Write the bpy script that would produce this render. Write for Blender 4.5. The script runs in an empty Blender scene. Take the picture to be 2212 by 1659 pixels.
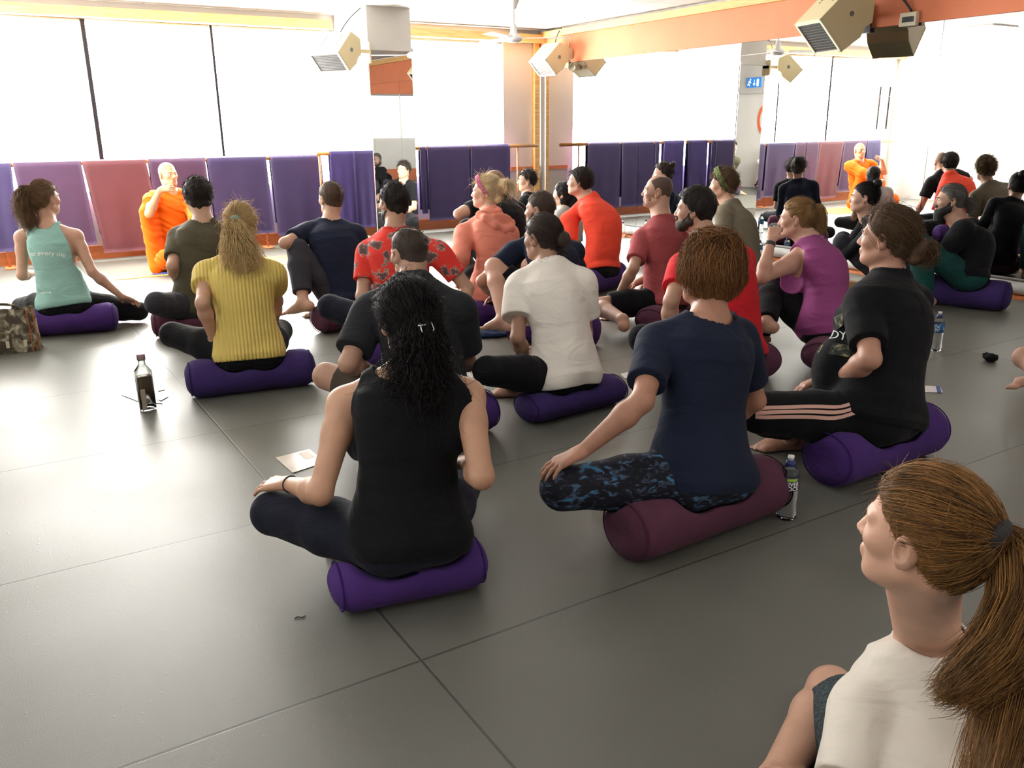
import bpy, math, random
import numpy as np
from mathutils import Matrix, Vector

C = bpy.context.scene.collection
scn = bpy.context.scene
R_ = np.random.RandomState

# ------------------------------------------------------------------ camera
CAM_H, FPX = 1.37, 1835.17
PITCH, ROLL, YAW = math.radians(16.902), math.radians(-0.5285), math.radians(31.677)
_f = np.array([math.sin(YAW)*math.cos(PITCH), math.cos(YAW)*math.cos(PITCH), -math.sin(PITCH)])
_r = np.array([math.cos(YAW), -math.sin(YAW), 0.0]); _u = np.cross(_r, _f)
CAX = math.cos(ROLL)*_r + math.sin(ROLL)*_u
CUP = -math.sin(ROLL)*_r + math.cos(ROLL)*_u
CFW = _f
CAMP = np.array([0.0, 0.0, CAM_H])
cam = bpy.data.objects.new('camera', bpy.data.cameras.new('camera'))
C.objects.link(cam)
cam.data.sensor_fit = 'HORIZONTAL'; cam.data.sensor_width = 36.0
cam.data.lens = FPX/2212.0*36.0
cam.data.clip_start = 0.05; cam.data.clip_end = 200
cam.matrix_world = Matrix(((CAX[0], CUP[0], -CFW[0], 0), (CAX[1], CUP[1], -CFW[1], 0),
                           (CAX[2], CUP[2], -CFW[2], CAM_H), (0, 0, 0, 1)))
scn.camera = cam

# ------------------------------------------------------------------ light and exposure
WIN_L, PANEL_L, SIDE_L = 36.0, 4.0, 8.0          # blinds lit by the sun, ceiling light panels
scn.view_settings.view_transform = 'Standard'
scn.view_settings.look = 'None'
scn.view_settings.gamma = 1.0
scn.view_settings.exposure = 0.28
scn.view_settings.use_curve_mapping = False
w = bpy.data.worlds.new('daylight'); scn.world = w; w.use_nodes = True
w.node_tree.nodes['Background'].inputs[0].default_value = (0.85, 0.92, 1.0, 1)
w.node_tree.nodes['Background'].inputs[1].default_value = 1.0
scn.cycles.max_bounces = 9; scn.cycles.diffuse_bounces = 3; scn.cycles.glossy_bounces = 5
scn.cycles.transmission_bounces = 9; scn.cycles.caustics_reflective = False; scn.cycles.caustics_refractive = False
scn.cycles.sample_clamp_indirect = 6.0

# ------------------------------------------------------------------ small maths
def V(*a): return np.array(a, float)
def unit(v):
    v = np.asarray(v, float); n = np.linalg.norm(v); return v/n if n > 1e-9 else v
def ray(u, v): return CAX*(u-1106)+CUP*(829.5-v)+CFW*FPX
def FL(u, v, z=0.0):
    d = ray(u, v); return CAMP+d*((z-CAM_H)/d[2])
def AT(u, v, D):
    return CAMP+ray(u, v)*(D/FPX)
def depth(P): return float((np.asarray(P)-CAMP) @ CFW)
def onray(u, v, par, L, side):
    d = unit(ray(u, v)); m = np.asarray(par)-CAMP; b = d @ m; disc = b*b-(m @ m)+L*L
    if disc <= 0:
        q = CAMP+d*b; return par+unit(q-par)*L
    return CAMP+d*(b-math.sqrt(disc) if side == 'n' else b+math.sqrt(disc))
def ik(a, t, l1, l2, pole):
    a = np.asarray(a, float); t = np.asarray(t, float); v = t-a; d = np.linalg.norm(v)
    d2 = min(max(d, abs(l1-l2)+.01), l1+l2-.005); u = v/d
    x = (l1*l1-l2*l2+d2*d2)/(2*d2); h = math.sqrt(max(l1*l1-x*x, 0))
    p = np.asarray(pole, float); p = unit(p-u*(p @ u))
    return a+u*x+p*h, a+u*d2
def azv(az): a = math.radians(az); return V(math.sin(a), math.cos(a), 0)

# ------------------------------------------------------------------ objects
def link(name, me, mat=None, parent=None):
    o = bpy.data.objects.new(name, me); C.objects.link(o)
    if mat is not None and me is not None: me.materials.append(mat)
    if parent is not None: o.parent = parent
    return o
def mesh_np(name, Vt, faces, smooth=True):
    """Vt (n,3); faces list of (k,m) int arrays"""
    me = bpy.data.meshes.new(name)
    Vt = np.asarray(Vt, np.float32)
    fs = [np.asarray(f, np.int32) for f in faces if len(f)]
    nl = sum(f.size for f in fs); nf = sum(len(f) for f in fs)
    me.vertices.add(len(Vt)); me.vertices.foreach_set('co', Vt.ravel())
    me.loops.add(nl); me.loops.foreach_set('vertex_index', np.concatenate([f.ravel() for f in fs]) if fs else np.zeros(0, np.int32))
    me.polygons.add(nf)
    st, tot, s = [], [], 0
    for f in fs:
        k = f.shape[1]; st.append(np.arange(len(f), dtype=np.int32)*k+s); tot.append(np.full(len(f), k, np.int32)); s += f.size
    if fs:
        me.polygons.foreach_set('loop_start', np.concatenate(st)); me.polygons.foreach_set('loop_total', np.concatenate(tot))
        me.polygons.foreach_set('use_smooth', np.full(nf, bool(smooth)))
    me.update(calc_edges=True); me.validate()
    return me
def tag(o, label, cat, group=None, kind=None):
    if label: o['label'] = label
    if cat: o['category'] = cat
    if group: o['group'] = group
    if kind: o['kind'] = kind
    return o
def root(name, loc, label, cat, group=None):
    o = bpy.data.objects.new(name, None); C.objects.link(o); o.location = Vector(loc); o.empty_display_size = .1
    return tag(o, label, cat, group)
def attach(o, par):
    o.parent = par; o.matrix_parent_inverse = par.matrix_world.inverted() if False else Matrix.Translation(-Vector(par.location))
    return o

class MB:
    """collects simple shapes into one mesh (world coordinates)"""
    def __init__(s): s.v = []; s.f = {}; s.n = 0
    def _add(s, P, F):
        s.v.append(np.asarray(P, float))
        for f in F: s.f.setdefault(len(f), []).append([i+s.n for i in f])
        s.n += len(P); return s
    def box(s, lo, hi, ax=None, org=None):
        x0, y0, z0 = lo; x1, y1, z1 = hi
        P = np.array([(x0, y0, z0), (x1, y0, z0), (x1, y1, z0), (x0, y1, z0), (x0, y0, z1), (x1, y0, z1), (x1, y1, z1), (x0, y1, z1)], float)
        if ax is not None: P = np.asarray(org)+P @ np.asarray(ax)
        return s._add(P, [(0, 3, 2, 1), (4, 5, 6, 7), (0, 1, 5, 4), (1, 2, 6, 5), (2, 3, 7, 6), (3, 0, 4, 7)])
    def quad(s, a, b, c, d): return s._add([a, b, c, d], [(0, 1, 2, 3)])
    def prism(s, poly, dirv):
        n = len(poly); P = list(map(np.asarray, poly)); Q = [p+np.asarray(dirv) for p in P]
        return s._add(P+Q, [tuple(range(n))[::-1], tuple(range(n, 2*n))]+[(i, (i+1) % n, n+(i+1) % n, n+i) for i in range(n)])
    def tube(s, pts, r, seg=10, cap=True):
        pts = np.asarray(pts, float); n = len(pts); rr = np.full(n, r, float) if np.isscalar(r) else np.asarray(r, float)
        T = np.gradient(pts, axis=0); T /= np.linalg.norm(T, axis=1)[:, None]+1e-12
        ref = V(0, 0, 1) if abs(T[0][2]) < .9 else V(1, 0, 0)
        u = unit(np.cross(T[0], ref)); P = []
        for i in range(n):
            u = unit(u-T[i]*(u @ T[i])); w_ = np.cross(T[i], u)
            a = np.linspace(0, 2*np.pi, seg, endpoint=False)
            P.append(pts[i]+rr[i]*(np.cos(a)[:, None]*u+np.sin(a)[:, None]*w_))
        P = np.concatenate(P)
        F = [(i*seg+j, i*seg+(j+1) % seg, (i+1)*seg+(j+1) % seg, (i+1)*seg+j) for i in range(n-1) for j in range(seg)]
        if cap: F += [tuple(range(seg))[::-1], tuple(range((n-1)*seg, n*seg))]
        return s._add(P, F)
    def lathe(s, org, prof, seg=32, ax=(0, 0, 1), sq=None):
        """prof list of (r,z)"""
        ax = unit(ax); ref = V(1, 0, 0) if abs(ax[0]) < .9 else V(0, 1, 0)
        u = unit(ref-ax*(ref @ ax)); w_ = np.cross(ax, u); a = np.linspace(0, 2*np.pi, seg, endpoint=False)
        ca, sa = np.cos(a), np.sin(a)
        if sq: k = (np.abs(ca)**sq+np.abs(sa)**sq)**(-1/sq); ca, sa = ca*k, sa*k
        P = np.concatenate([np.asarray(org)+ax*z+r*(ca[:, None]*u+sa[:, None]*w_) for r, z in prof])
        n = len(prof)
        F = [(i*seg+j, i*seg+(j+1) % seg, (i+1)*seg+(j+1) % seg, (i+1)*seg+j) for i in range(n-1) for j in range(seg)]
        F += [tuple(range(seg))[::-1], tuple(range((n-1)*seg, n*seg))]
        return s._add(P, F)
    def build(s, name, mat, parent=None, smooth=False, bevel=0):
        me = bpy.data.meshes.new(name)
        P = np.concatenate(s.v); F = [f for k in s.f for f in s.f[k]]
        me.from_pydata(P.tolist(), [], F); me.update()
        if smooth: me.polygons.foreach_set('use_smooth', np.ones(len(me.polygons), bool))
        o = link(name, me, mat)
        if parent is not None: attach(o, parent)
        if bevel:
            b = o.modifiers.new('bevel', 'BEVEL'); b.width = bevel; b.segments = 2; b.limit_method = 'ANGLE'
        return o

# ------------------------------------------------------------------ materials
def mat(name, col, rough=.7, col2=None, nscale=8, ndetail=4, bump=0, bscale=60, metal=0, spec=.5, sheen=0, stretch=None, ramp=(.35, .65), emit=None, coat=0, trans=0, wr=None):
    m = bpy.data.materials.new(name); m.use_nodes = True; nt = m.node_tree; N = nt.nodes; L = nt.links
    b = N['Principled BSDF']; b.inputs['Base Color'].default_value = (*col, 1); b.inputs['Roughness'].default_value = rough
    b.inputs['Metallic'].default_value = metal; b.inputs['Specular IOR Level'].default_value = spec
    if sheen: b.inputs['Sheen Weight'].default_value = sheen; b.inputs['Sheen Roughness'].default_value = .5
    if coat: b.inputs['Coat Weight'].default_value = coat
    if trans: b.inputs['Transmission Weight'].default_value = trans
    if emit: b.inputs['Emission Color'].default_value = (*emit[0], 1); b.inputs['Emission Strength'].default_value = emit[1]
    tc = N.new('ShaderNodeTexCoord'); mp = N.new('ShaderNodeMapping'); L.new(tc.outputs['Object'], mp.inputs[0])
    if stretch: mp.inputs['Scale'].default_value = stretch
    if col2 is not None:
        n = N.new('ShaderNodeTexNoise'); n.inputs['Scale'].default_value = nscale; n.inputs['Detail'].default_value = ndetail
        L.new(mp.outputs[0], n.inputs['Vector'])
        r = N.new('ShaderNodeValToRGB'); r.color_ramp.elements[0].position = ramp[0]; r.color_ramp.elements[1].position = ramp[1]
        r.color_ramp.elements[0].color = (*col, 1); r.color_ramp.elements[1].color = (*col2, 1)
        L.new(n.outputs['Fac'], r.inputs[0]); L.new(r.outputs[0], b.inputs['Base Color'])
    if bump:
        n2 = N.new('ShaderNodeTexNoise'); n2.inputs['Scale'].default_value = bscale; n2.inputs['Detail'].default_value = 3
        L.new(mp.outputs[0], n2.inputs['Vector'])
        bp = N.new('ShaderNodeBump'); bp.inputs['Strength'].default_value = bump; bp.inputs['Distance'].default_value = .004
        L.new(n2.outputs['Fac'], bp.inputs['Height']); L.new(bp.outputs[0], b.inputs['Normal'])
    if wr:
        n3 = N.new('ShaderNodeTexNoise'); n3.inputs['Scale'].default_value = wr[0]; n3.inputs['Detail'].default_value = 3; n3.inputs['Distortion'].default_value = 1.5
        mp3 = N.new('ShaderNodeMapping'); mp3.inputs['Scale'].default_value = (1, 1, 1.9); L.new(tc.outputs['Object'], mp3.inputs[0]); L.new(mp3.outputs[0], n3.inputs['Vector'])
        bq = N.new('ShaderNodeBump'); bq.inputs['Strength'].default_value = wr[1]; bq.inputs['Distance'].default_value = .02
        L.new(n3.outputs['Fac'], bq.inputs['Height'])
        if bump: L.new(bq.outputs[0], bp.inputs['Normal'])
        else: L.new(bq.outputs[0], b.inputs['Normal'])
    return m
def srgb(h):
    h = h.lstrip('#'); c = [int(h[i:i+2], 16)/255 for i in (0, 2, 4)]
    return tuple(x/12.92 if x <= .04045 else ((x+.055)/1.055)**2.4 for x in c)
def cloth(name, hx, k=.8, bump=.12, bscale=160, rough=.9, wr=(5, .55)):
    c = srgb(hx); return mat(name, c, rough, tuple(x*k for x in c), 5, 3, bump=bump, bscale=bscale, spec=.2, sheen=.03, wr=wr)
# ------------------------------------------------------------------ implicit surfaces
def lattice(seed):
    return R_(seed).rand(32, 32, 32).astype(np.float32)
_LAT = lattice(7)
def vnoise(x, y, z):
    xi = np.floor(x).astype(np.int32); yi = np.floor(y).astype(np.int32); zi = np.floor(z).astype(np.int32)
    fx, fy, fz = (x-xi).astype(np.float32), (y-yi).astype(np.float32), (z-zi).astype(np.float32)
    fx = fx*fx*(3-2*fx); fy = fy*fy*(3-2*fy); fz = fz*fz*(3-2*fz)
    def g(a, b, c): return _LAT[(xi+a) & 31, (yi+b) & 31, (zi+c) & 31]
    x00 = g(0, 0, 0)*(1-fx)+g(1, 0, 0)*fx; x10 = g(0, 1, 0)*(1-fx)+g(1, 1, 0)*fx
    x01 = g(0, 0, 1)*(1-fx)+g(1, 0, 1)*fx; x11 = g(0, 1, 1)*(1-fx)+g(1, 1, 1)*fx
    return (x00*(1-fy)+x10*fy)*(1-fz)+(x01*(1-fy)+x11*fy)*fz - .5

def smin(a, b, k):
    h = np.clip(.5+.5*(b-a)/k, 0, 1); return b+(a-b)*h-k*h*(1-h)

# primitives: each is (bounds lo, hi, function(x,y,z)->d, k)
def p_cap(a, b, ra, rb, k=.02):
    a = np.asarray(a, float); b = np.asarray(b, float); m = max(ra, rb)
    ab = b-a; L2 = max(ab @ ab, 1e-9)
    def f(x, y, z):
        t = np.clip(((x-a[0])*ab[0]+(y-a[1])*ab[1]+(z-a[2])*ab[2])/L2, 0, 1)
        return np.sqrt((x-a[0]-t*ab[0])**2+(y-a[1]-t*ab[1])**2+(z-a[2]-t*ab[2])**2)-(ra+(rb-ra)*t)
    return (np.minimum(a, b)-m, np.maximum(a, b)+m, f, k)
def p_capcut(a, b, ra, rb, k=.02):
    lo, hi, f0, k = p_cap(a, b, ra, rb, k); a = np.asarray(a, float); b = np.asarray(b, float); d = unit(b-a); e = b @ d
    def f(x, y, z): return np.maximum(f0(x, y, z), x*d[0]+y*d[1]+z*d[2]-e)
    return (lo, hi, f, k)
def p_ell(c, ax, r, k=.02):
    c = np.asarray(c, float); ax = np.asarray(ax, float); m = max(r)
    def f(x, y, z):
        q = [((x-c[0])*ax[i][0]+(y-c[1])*ax[i][1]+(z-c[2])*ax[i][2])/r[i] for i in range(3)]
        k0 = np.sqrt(q[0]**2+q[1]**2+q[2]**2); k1 = np.sqrt((q[0]/r[0])**2+(q[1]/r[1])**2+(q[2]/r[2])**2)
        return k0*(k0-1)/np.maximum(k1, 1e-6)
    return (c-m, c+m, f, k)
def p_box(c, ax, h, rd=.01, k=.01):
    c = np.asarray(c, float); ax = np.asarray(ax, float); h = np.asarray(h, float); m = np.linalg.norm(h)+rd
    def f(x, y, z):
        q = [np.abs((x-c[0])*ax[i][0]+(y-c[1])*ax[i][1]+(z-c[2])*ax[i][2])-h[i]+rd for i in range(3)]
        return np.sqrt(sum(np.maximum(t, 0)**2 for t in q))+np.minimum(np.maximum(np.maximum(q[0], q[1]), q[2]), 0)-rd
    return (c-m, c+m, f, k)
def p_loft(P, N, bow, rP, rN, prof, k=.03):
    """torso: elliptic slices along P->N. prof rows (t, half width, depth front, depth back)"""
    P = np.asarray(P, float); N = np.asarray(N, float); ax = N-P; L = np.linalg.norm(ax); u = ax/L
    prof = np.asarray(prof, float); tt = prof[:, 0]
    rP = unit(rP-u*(rP @ u)); rN = unit(rN-u*(rN @ u)); bow = np.asarray(bow, float)
    m = prof[:, 1:].max()+np.linalg.norm(bow)
    ends = [P+ax*tt[0], P+ax*tt[-1]]
    def f(x, y, z):
        t = ((x-P[0])*u[0]+(y-P[1])*u[1]+(z-P[2])*u[2])/L
        tc = np.clip(t, 0, 1); s = 4*tc*(1-tc)
        cx = x-P[0]-t*ax[0]-bow[0]*s; cy = y-P[1]-t*ax[1]-bow[1]*s; cz = z-P[2]-t*ax[2]-bow[2]*s
        w0 = 1-tc
        rx, ry, rz = rP[0]*w0+rN[0]*tc, rP[1]*w0+rN[1]*tc, rP[2]*w0+rN[2]*tc
        n = np.sqrt(rx*rx+ry*ry+rz*rz); rx, ry, rz = rx/n, ry/n, rz/n
        a = cx*rx+cy*ry+cz*rz
        fx, fy, fz = u[1]*rz-u[2]*ry, u[2]*rx-u[0]*rz, u[0]*ry-u[1]*rx
        b = cx*fx+cy*fy+cz*fz
        tq = np.clip(t, tt[0], tt[-1])
        Wd = np.interp(tq, tt, prof[:, 1]).astype(np.float32)
        Df = np.interp(tq, tt, prof[:, 2]).astype(np.float32); Db = np.interp(tq, tt, prof[:, 3]).astype(np.float32)
        D = np.where(b > 0, Df, Db)
        q0 = np.sqrt((a/Wd)**2+(b/D)**2); q1 = np.sqrt((a/Wd**2)**2+(b/D**2)**2)
        d = q0*(q0-1)/np.maximum(q1, 1e-5)
        dz = np.maximum(np.maximum(t-tt[-1], tt[0]-t), 0)*L
        return np.where(dz > 0, np.sqrt(np.maximum(d, 0)**2+dz**2), d)
    return (np.minimum(*ends)-m, np.maximum(*ends)+m, f, k)

class Vol:
    def __init__(s, prims, h, pad=.03, lo=None, hi=None):
        s.h = h
        lo = np.min([p[0] for p in prims], axis=0)-pad if lo is None else np.asarray(lo, float)
        hi = np.max([p[1] for p in prims], axis=0)+pad if hi is None else np.asarray(hi, float)
        lo = np.floor(lo/h)*h; n = np.ceil((hi-lo)/h).astype(int)+1
        s.lo, s.n = lo, n
        s.ax = [(lo[i]+h*np.arange(n[i])).astype(np.float32) for i in range(3)]
        s.D = np.full(n, .3, np.float32)
        s.add(prims)
    def sl(s, lo, hi, m):
        i0 = np.clip(np.floor((lo-m-s.lo)/s.h).astype(int), 0, s.n); i1 = np.clip(np.ceil((hi+m-s.lo)/s.h).astype(int)+1, 0, s.n)
        if (i1 <= i0).any(): return None, None
        S = tuple(slice(i0[i], i1[i]) for i in range(3))
        return S, (s.ax[0][S[0]][:, None, None], s.ax[1][S[1]][None, :, None], s.ax[2][S[2]][None, None, :])
    def add(s, prims):
        for lo, hi, f, k in prims:
            S, g = s.sl(lo, hi, .035+k)
            if S is None: continue
            d = f(*g).astype(np.float32); s.D[S] = smin(s.D[S], d, k)
        return s
    def sub(s, prims, k=.004, off=0):
        for lo, hi, f, _ in prims:
            S, g = s.sl(lo, hi, .04+off)
            if S is None: continue
            d = off-f(*g).astype(np.float32); s.D[S] = -smin(-s.D[S], -d, k)
        return s
    def keep(s, n, e, k=.003):
        """keep the side where x.n < e"""
        d = (s.ax[0][:, None, None]*n[0]+s.ax[1][None, :, None]*n[1]+s.ax[2][None, None, :]*n[2]-e).astype(np.float32)
        s.D = -smin(-s.D, -d, k); return s
    def offset(s, o): s.D = s.D-np.float32(o); return s
    def fold(s, amp, f=(9, 9, 9), seed=0, ridge=False, M=None):
        """cloth folds and hair clumps: moves the surface by noise (only near it)"""
        I = np.nonzero(np.abs(s.D) < amp*2+2.5*s.h)
        x, y, z = (s.ax[i][I[i]] for i in range(3))
        o = seed*3.17
        if M is not None: x, y, z = (M[i][0]*x+M[i][1]*y+M[i][2]*z for i in range(3))
        n = vnoise(x*f[0]+o, y*f[1]+o*1.3, z*f[2]+o*.7)
        if ridge: n = .5-2*np.abs(n)
        n2 = vnoise(x*f[0]*2.3+o, y*f[1]*2.3, z*f[2]*2.3)*.4
        s.D[I] += (amp*2*(n+n2)).astype(np.float32); return s
    def net(s):
        D = s.D; B = D < 0; h = s.h
        c = [B[a:D.shape[0]-1+a, b:D.shape[1]-1+b, e:D.shape[2]-1+e] for a in (0, 1) for b in (0, 1) for e in (0, 1)]
        cnt = np.zeros(c[0].shape, np.int8)
        for q in c: cnt += q
        I = np.nonzero((cnt > 0) & (cnt < 8))
        if len(I[0]) == 0: return np.zeros((0, 3)), np.zeros((0, 4), np.int32)
        cor = {}
        for a in (0, 1):
            for b in (0, 1):
                for e in (0, 1): cor[(a, b, e)] = D[I[0]+a, I[1]+b, I[2]+e]
        acc = np.zeros((len(I[0]), 3), np.float32); num = np.zeros(len(I[0]), np.float32)
        for k in cor:
            for ax in range(3):
                if k[ax]: continue
                k2 = list(k); k2[ax] = 1; k2 = tuple(k2); d0, d1 = cor[k], cor[k2]
                m = (d0 < 0) != (d1 < 0); t = np.where(m, d0/np.where(m, d0-d1, 1), 0)
                p = np.array(k, np.float32)[None, :].repeat(len(t), 0); p[:, ax] = t
                acc += np.where(m[:, None], p, 0); num += m
        Vt = s.lo+h*(np.stack(I, 1)+acc/num[:, None])
        idx = np.full(c[0].shape, -1, np.int32); idx[I] = np.arange(len(I[0]))
        F = []
        for ax in range(3):
            sh = [slice(None)]*3; sh[ax] = slice(0, -1); s2 = [slice(None)]*3; s2[ax] = slice(1, None)
            b0, b1 = B[tuple(sh)], B[tuple(s2)]
            o1, o2 = (ax+1) % 3, (ax+2) % 3
            X = (b0 != b1)
            J = np.array(np.nonzero(X))
            ok = (J[o1] > 0) & (J[o2] > 0) & (J[o1] < idx.shape[o1]) & (J[o2] < idx.shape[o2]); J = J[:, ok]
            def g(d1, d2):
                q = J.copy(); q[o1] -= d1; q[o2] -= d2; return idx[q[0], q[1], q[2]]
            Q = np.stack([g(1, 1), g(0, 1), g(0, 0), g(1, 0)], 1)
            fl = ~b0[J[0], J[1], J[2]]; Q[fl] = Q[fl][:, ::-1]
            F.append(Q)
        F = np.concatenate(F); F = F[(F >= 0).all(1)]
        return Vt, F
    def mesh(s, name, relax=1):
        Vt, F = s.net()
        if relax and len(F):
            i = np.concatenate([F[:, a] for a in range(4)]*2); j = np.concatenate([F[:, (a+1) % 4] for a in range(4)]+[F[:, (a+3) % 4] for a in range(4)])
            n = np.maximum(np.bincount(i, minlength=len(Vt)), 1)[:, None]
            for _ in range(relax):
                Vt = Vt*.5+.5*np.stack([np.bincount(i, Vt[j, q], len(Vt)) for q in range(3)], 1)/n
        return Vt, F

# strands: (n,m,3) paths -> thin 3-sided tubes
def strand_tubes(paths, rad):
    paths = np.asarray(paths, float); n, m, _ = paths.shape
    T = np.gradient(paths, axis=1); T /= np.linalg.norm(T, axis=2)[..., None]+1e-9
    ref = np.where(np.abs(T[..., 2:3]) < .8, V(0, 0, 1), V(1, 0, 0))
    u = np.cross(T, ref); u /= np.linalg.norm(u, axis=2)[..., None]+1e-9; w_ = np.cross(T, u)
    prof = (np.sin(np.linspace(.25, 1, m)*np.pi*.98+.0)*.75+.25)[None, :, None]*np.asarray(rad).reshape(-1, 1, 1)
    ring = [paths+prof*(math.cos(a)*u+math.sin(a)*w_) for a in (0, 2.0944, 4.1888)]
    P = np.stack(ring, 2).reshape(-1, 3)
    b = (np.arange(n)[:, None]*m+np.arange(m-1)[None, :]).ravel()*3
    F = np.concatenate([np.stack([b+i, b+(i+1) % 3, b+3+(i+1) % 3, b+3+i], 1) for i in range(3)])
    return P, F
# ------------------------------------------------------------------ people
SKIN = {}
def skin(hx):
    if hx not in SKIN:
        c = srgb(hx); g_ = sum(c)/3; c = tuple(x*.86+g_*.14 for x in c)
        m = mat('skin', c, .5, tuple(x*.86 for x in c), 14, 3, bump=.06, bscale=140, spec=.4)
        b = m.node_tree.nodes['Principled BSDF']; b.inputs['Subsurface Weight'].default_value = .0
        SKIN[hx] = m
    return SKIN[hx]
HAIR = {}
def hairmat(hx, hx2=None):
    key = (hx, hx2)
    if key not in HAIR:
        c = srgb(hx); c2 = srgb(hx2) if hx2 else tuple(x*.55 for x in c)
        m = mat('hair', c, .6, c2, 26, 4, bump=.5, bscale=90, spec=.2 if sum(c) < .03 else .3, stretch=(1, 1, .25)); HAIR[key] = m; nt = m.node_tree; N = nt.nodes
        r = [n for n in N if n.bl_idname == 'ShaderNodeValToRGB'][0]; src = r.inputs[0].links[0].from_socket
        g = N.new('ShaderNodeAttribute'); g.attribute_name = 'tone'; mx = N.new('ShaderNodeMath'); mx.operation = 'MULTIPLY_ADD'; mx.inputs[1].default_value = .62; ad = N.new('ShaderNodeMath'); ad.operation = 'MULTIPLY'; ad.inputs[1].default_value = .4
        nt.links.new(src, ad.inputs[0]); nt.links.new(g.outputs['Fac'], mx.inputs[0]); nt.links.new(ad.outputs[0], mx.inputs[2]); nt.links.new(mx.outputs[0], r.inputs[0])
        r.color_ramp.elements[0].position = .15; r.color_ramp.elements[1].position = .85
    return HAIR[key]
M_EYE = mat('eye_white', (.8, .78, .75), .2); M_IRIS = mat('iris', (.03, .018, .01), .2)
M_LIP = mat('lips', srgb('#b57a68'), .5)

FEM = [(-.25, .06, .05, .05), (-.18, .14, .10, .115), (-.06, .178, .125, .145), (.08, .172, .118, .13), (.25, .146, .102, .105), (.4, .137, .098, .097),
       (.58, .148, .105, .102), (.74, .158, .105, .105), (.86, .15, .085, .092), (.94, .105, .06, .068), (1.02, .055, .05, .05)]
MAL = [(-.25, .06, .05, .05), (-.18, .135, .10, .11), (-.06, .168, .125, .135), (.08, .166, .12, .125), (.25, .158, .118, .112), (.4, .158, .118, .112),
       (.58, .17, .12, .118), (.74, .18, .118, .12), (.86, .17, .092, .102), (.94, .118, .065, .075), (1.02, .06, .055, .055)]
HLINE = {'short': ([-.14, -.08, -.045, -.012, .008, .03, .055, .08, .1], [-.075, -.068, -.05, -.02, -.012, .03, .05, .066, .072]),
         'pulled': ([-.14, -.08, -.045, -.014, .01, .03, .055, .08, .1], [-.085, -.08, -.055, -.01, .0, .03, .052, .07, .075]),
         'buzz': ([-.14, -.08, -.045, -.012, .008, .03, .055, .08, .1], [-.07, -.06, -.045, -.012, .0, .04, .062, .078, .083]),
         'bob': ([-.14, -.06, -.02, .02, .04, .05, .06, .08, .1], [-.115, -.115, -.105, -.09, -.06, .03, .045, .05, .055]),
         'long': ([-.14, -.06, -.02, .015, .035, .05, .06, .08, .1], [-.14, -.14, -.13, -.1, -.05, .03, .05, .062, .068])}

def head_prims(O, A, s, fem, tilt=None):
    """A rows: right, forward, up"""
    def w_(x, y, z): return O+s*(x*A[0]+y*A[1]+z*A[2])
    J = .9 if fem else 1.0
    pr = [p_ell(w_(0, -.012, .03), A, (.073*s, .093*s, .085*s), .02*s), p_ell(w_(0, .028, -.03), A, (.058*s, .064*s, .085*s), .03*s),
          p_ell(w_(0, .04, -.083), A, (.044*J*s, .045*s, .032*s), .025*s),
          p_ell(w_(0, -.035, -.03), A, (.058*s, .055*s, .065*s), .03*s)]
    for q in (-1, 1):
        pr += [p_cap(w_(q*.05*J, -.002, -.06), w_(q*.018, .064, -.098), .02*s, .017*s, .02*s),
               p_ell(w_(q*.038, .055, -.022), A, (.026*s, .026*s, .022*s), .02*s),
               p_cap(w_(q*.012, .086, .016), w_(q*.045, .07, .016), .009*s, .008*s, .014*s)]
    pr += [p_ell(w_(0, .074, -.1), A, (.018*s, .016*s, .014*s), .016*s),
           p_cap(w_(0, .088, .004), w_(0, .107, -.032), .007*s, .0095*s, .012*s),
           p_cap(w_(-.010, .097, -.036), w_(.010, .097, -.036), .0075*s, .0075*s, .008*s),
           p_cap(w_(-.018, .087, -.06), w_(.018, .087, -.06), .0085*s, .0085*s, .008*s),
           p_cap(w_(-.016, .085, -.071), w_(.016, .085, -.071), .0085*s, .0085*s, .008*s)]
    ears, holes = [], []
    for q in (-1, 1):
        B = np.array([unit(A[0]*1.0+A[1]*-.45*q), unit(A[1]*1.0+A[0]*.45*q), A[2]])
        ears += [p_ell(w_(q*.079, -.012, -.006), B, (.011*s, .022*s, .034*s), .008*s), p_ell(w_(q*.075, -.006, -.033), B, (.008*s, .011*s, .011*s), .008*s)]
        holes.append(p_ell(w_(q*.087, -.006, -.004), B, (.008*s, .011*s, .019*s)))
    sock = [p_ell(w_(q*.031, .092, -.001), A, (.0155*s, .014*s, .0048*s)) for q in (-1, 1)]+[p_ell(w_(q*.033, .104, .002), A, (.018*s, .018*s, .014*s)) for q in (-1, 1)]
    return pr+ears, holes+sock, w_

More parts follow.
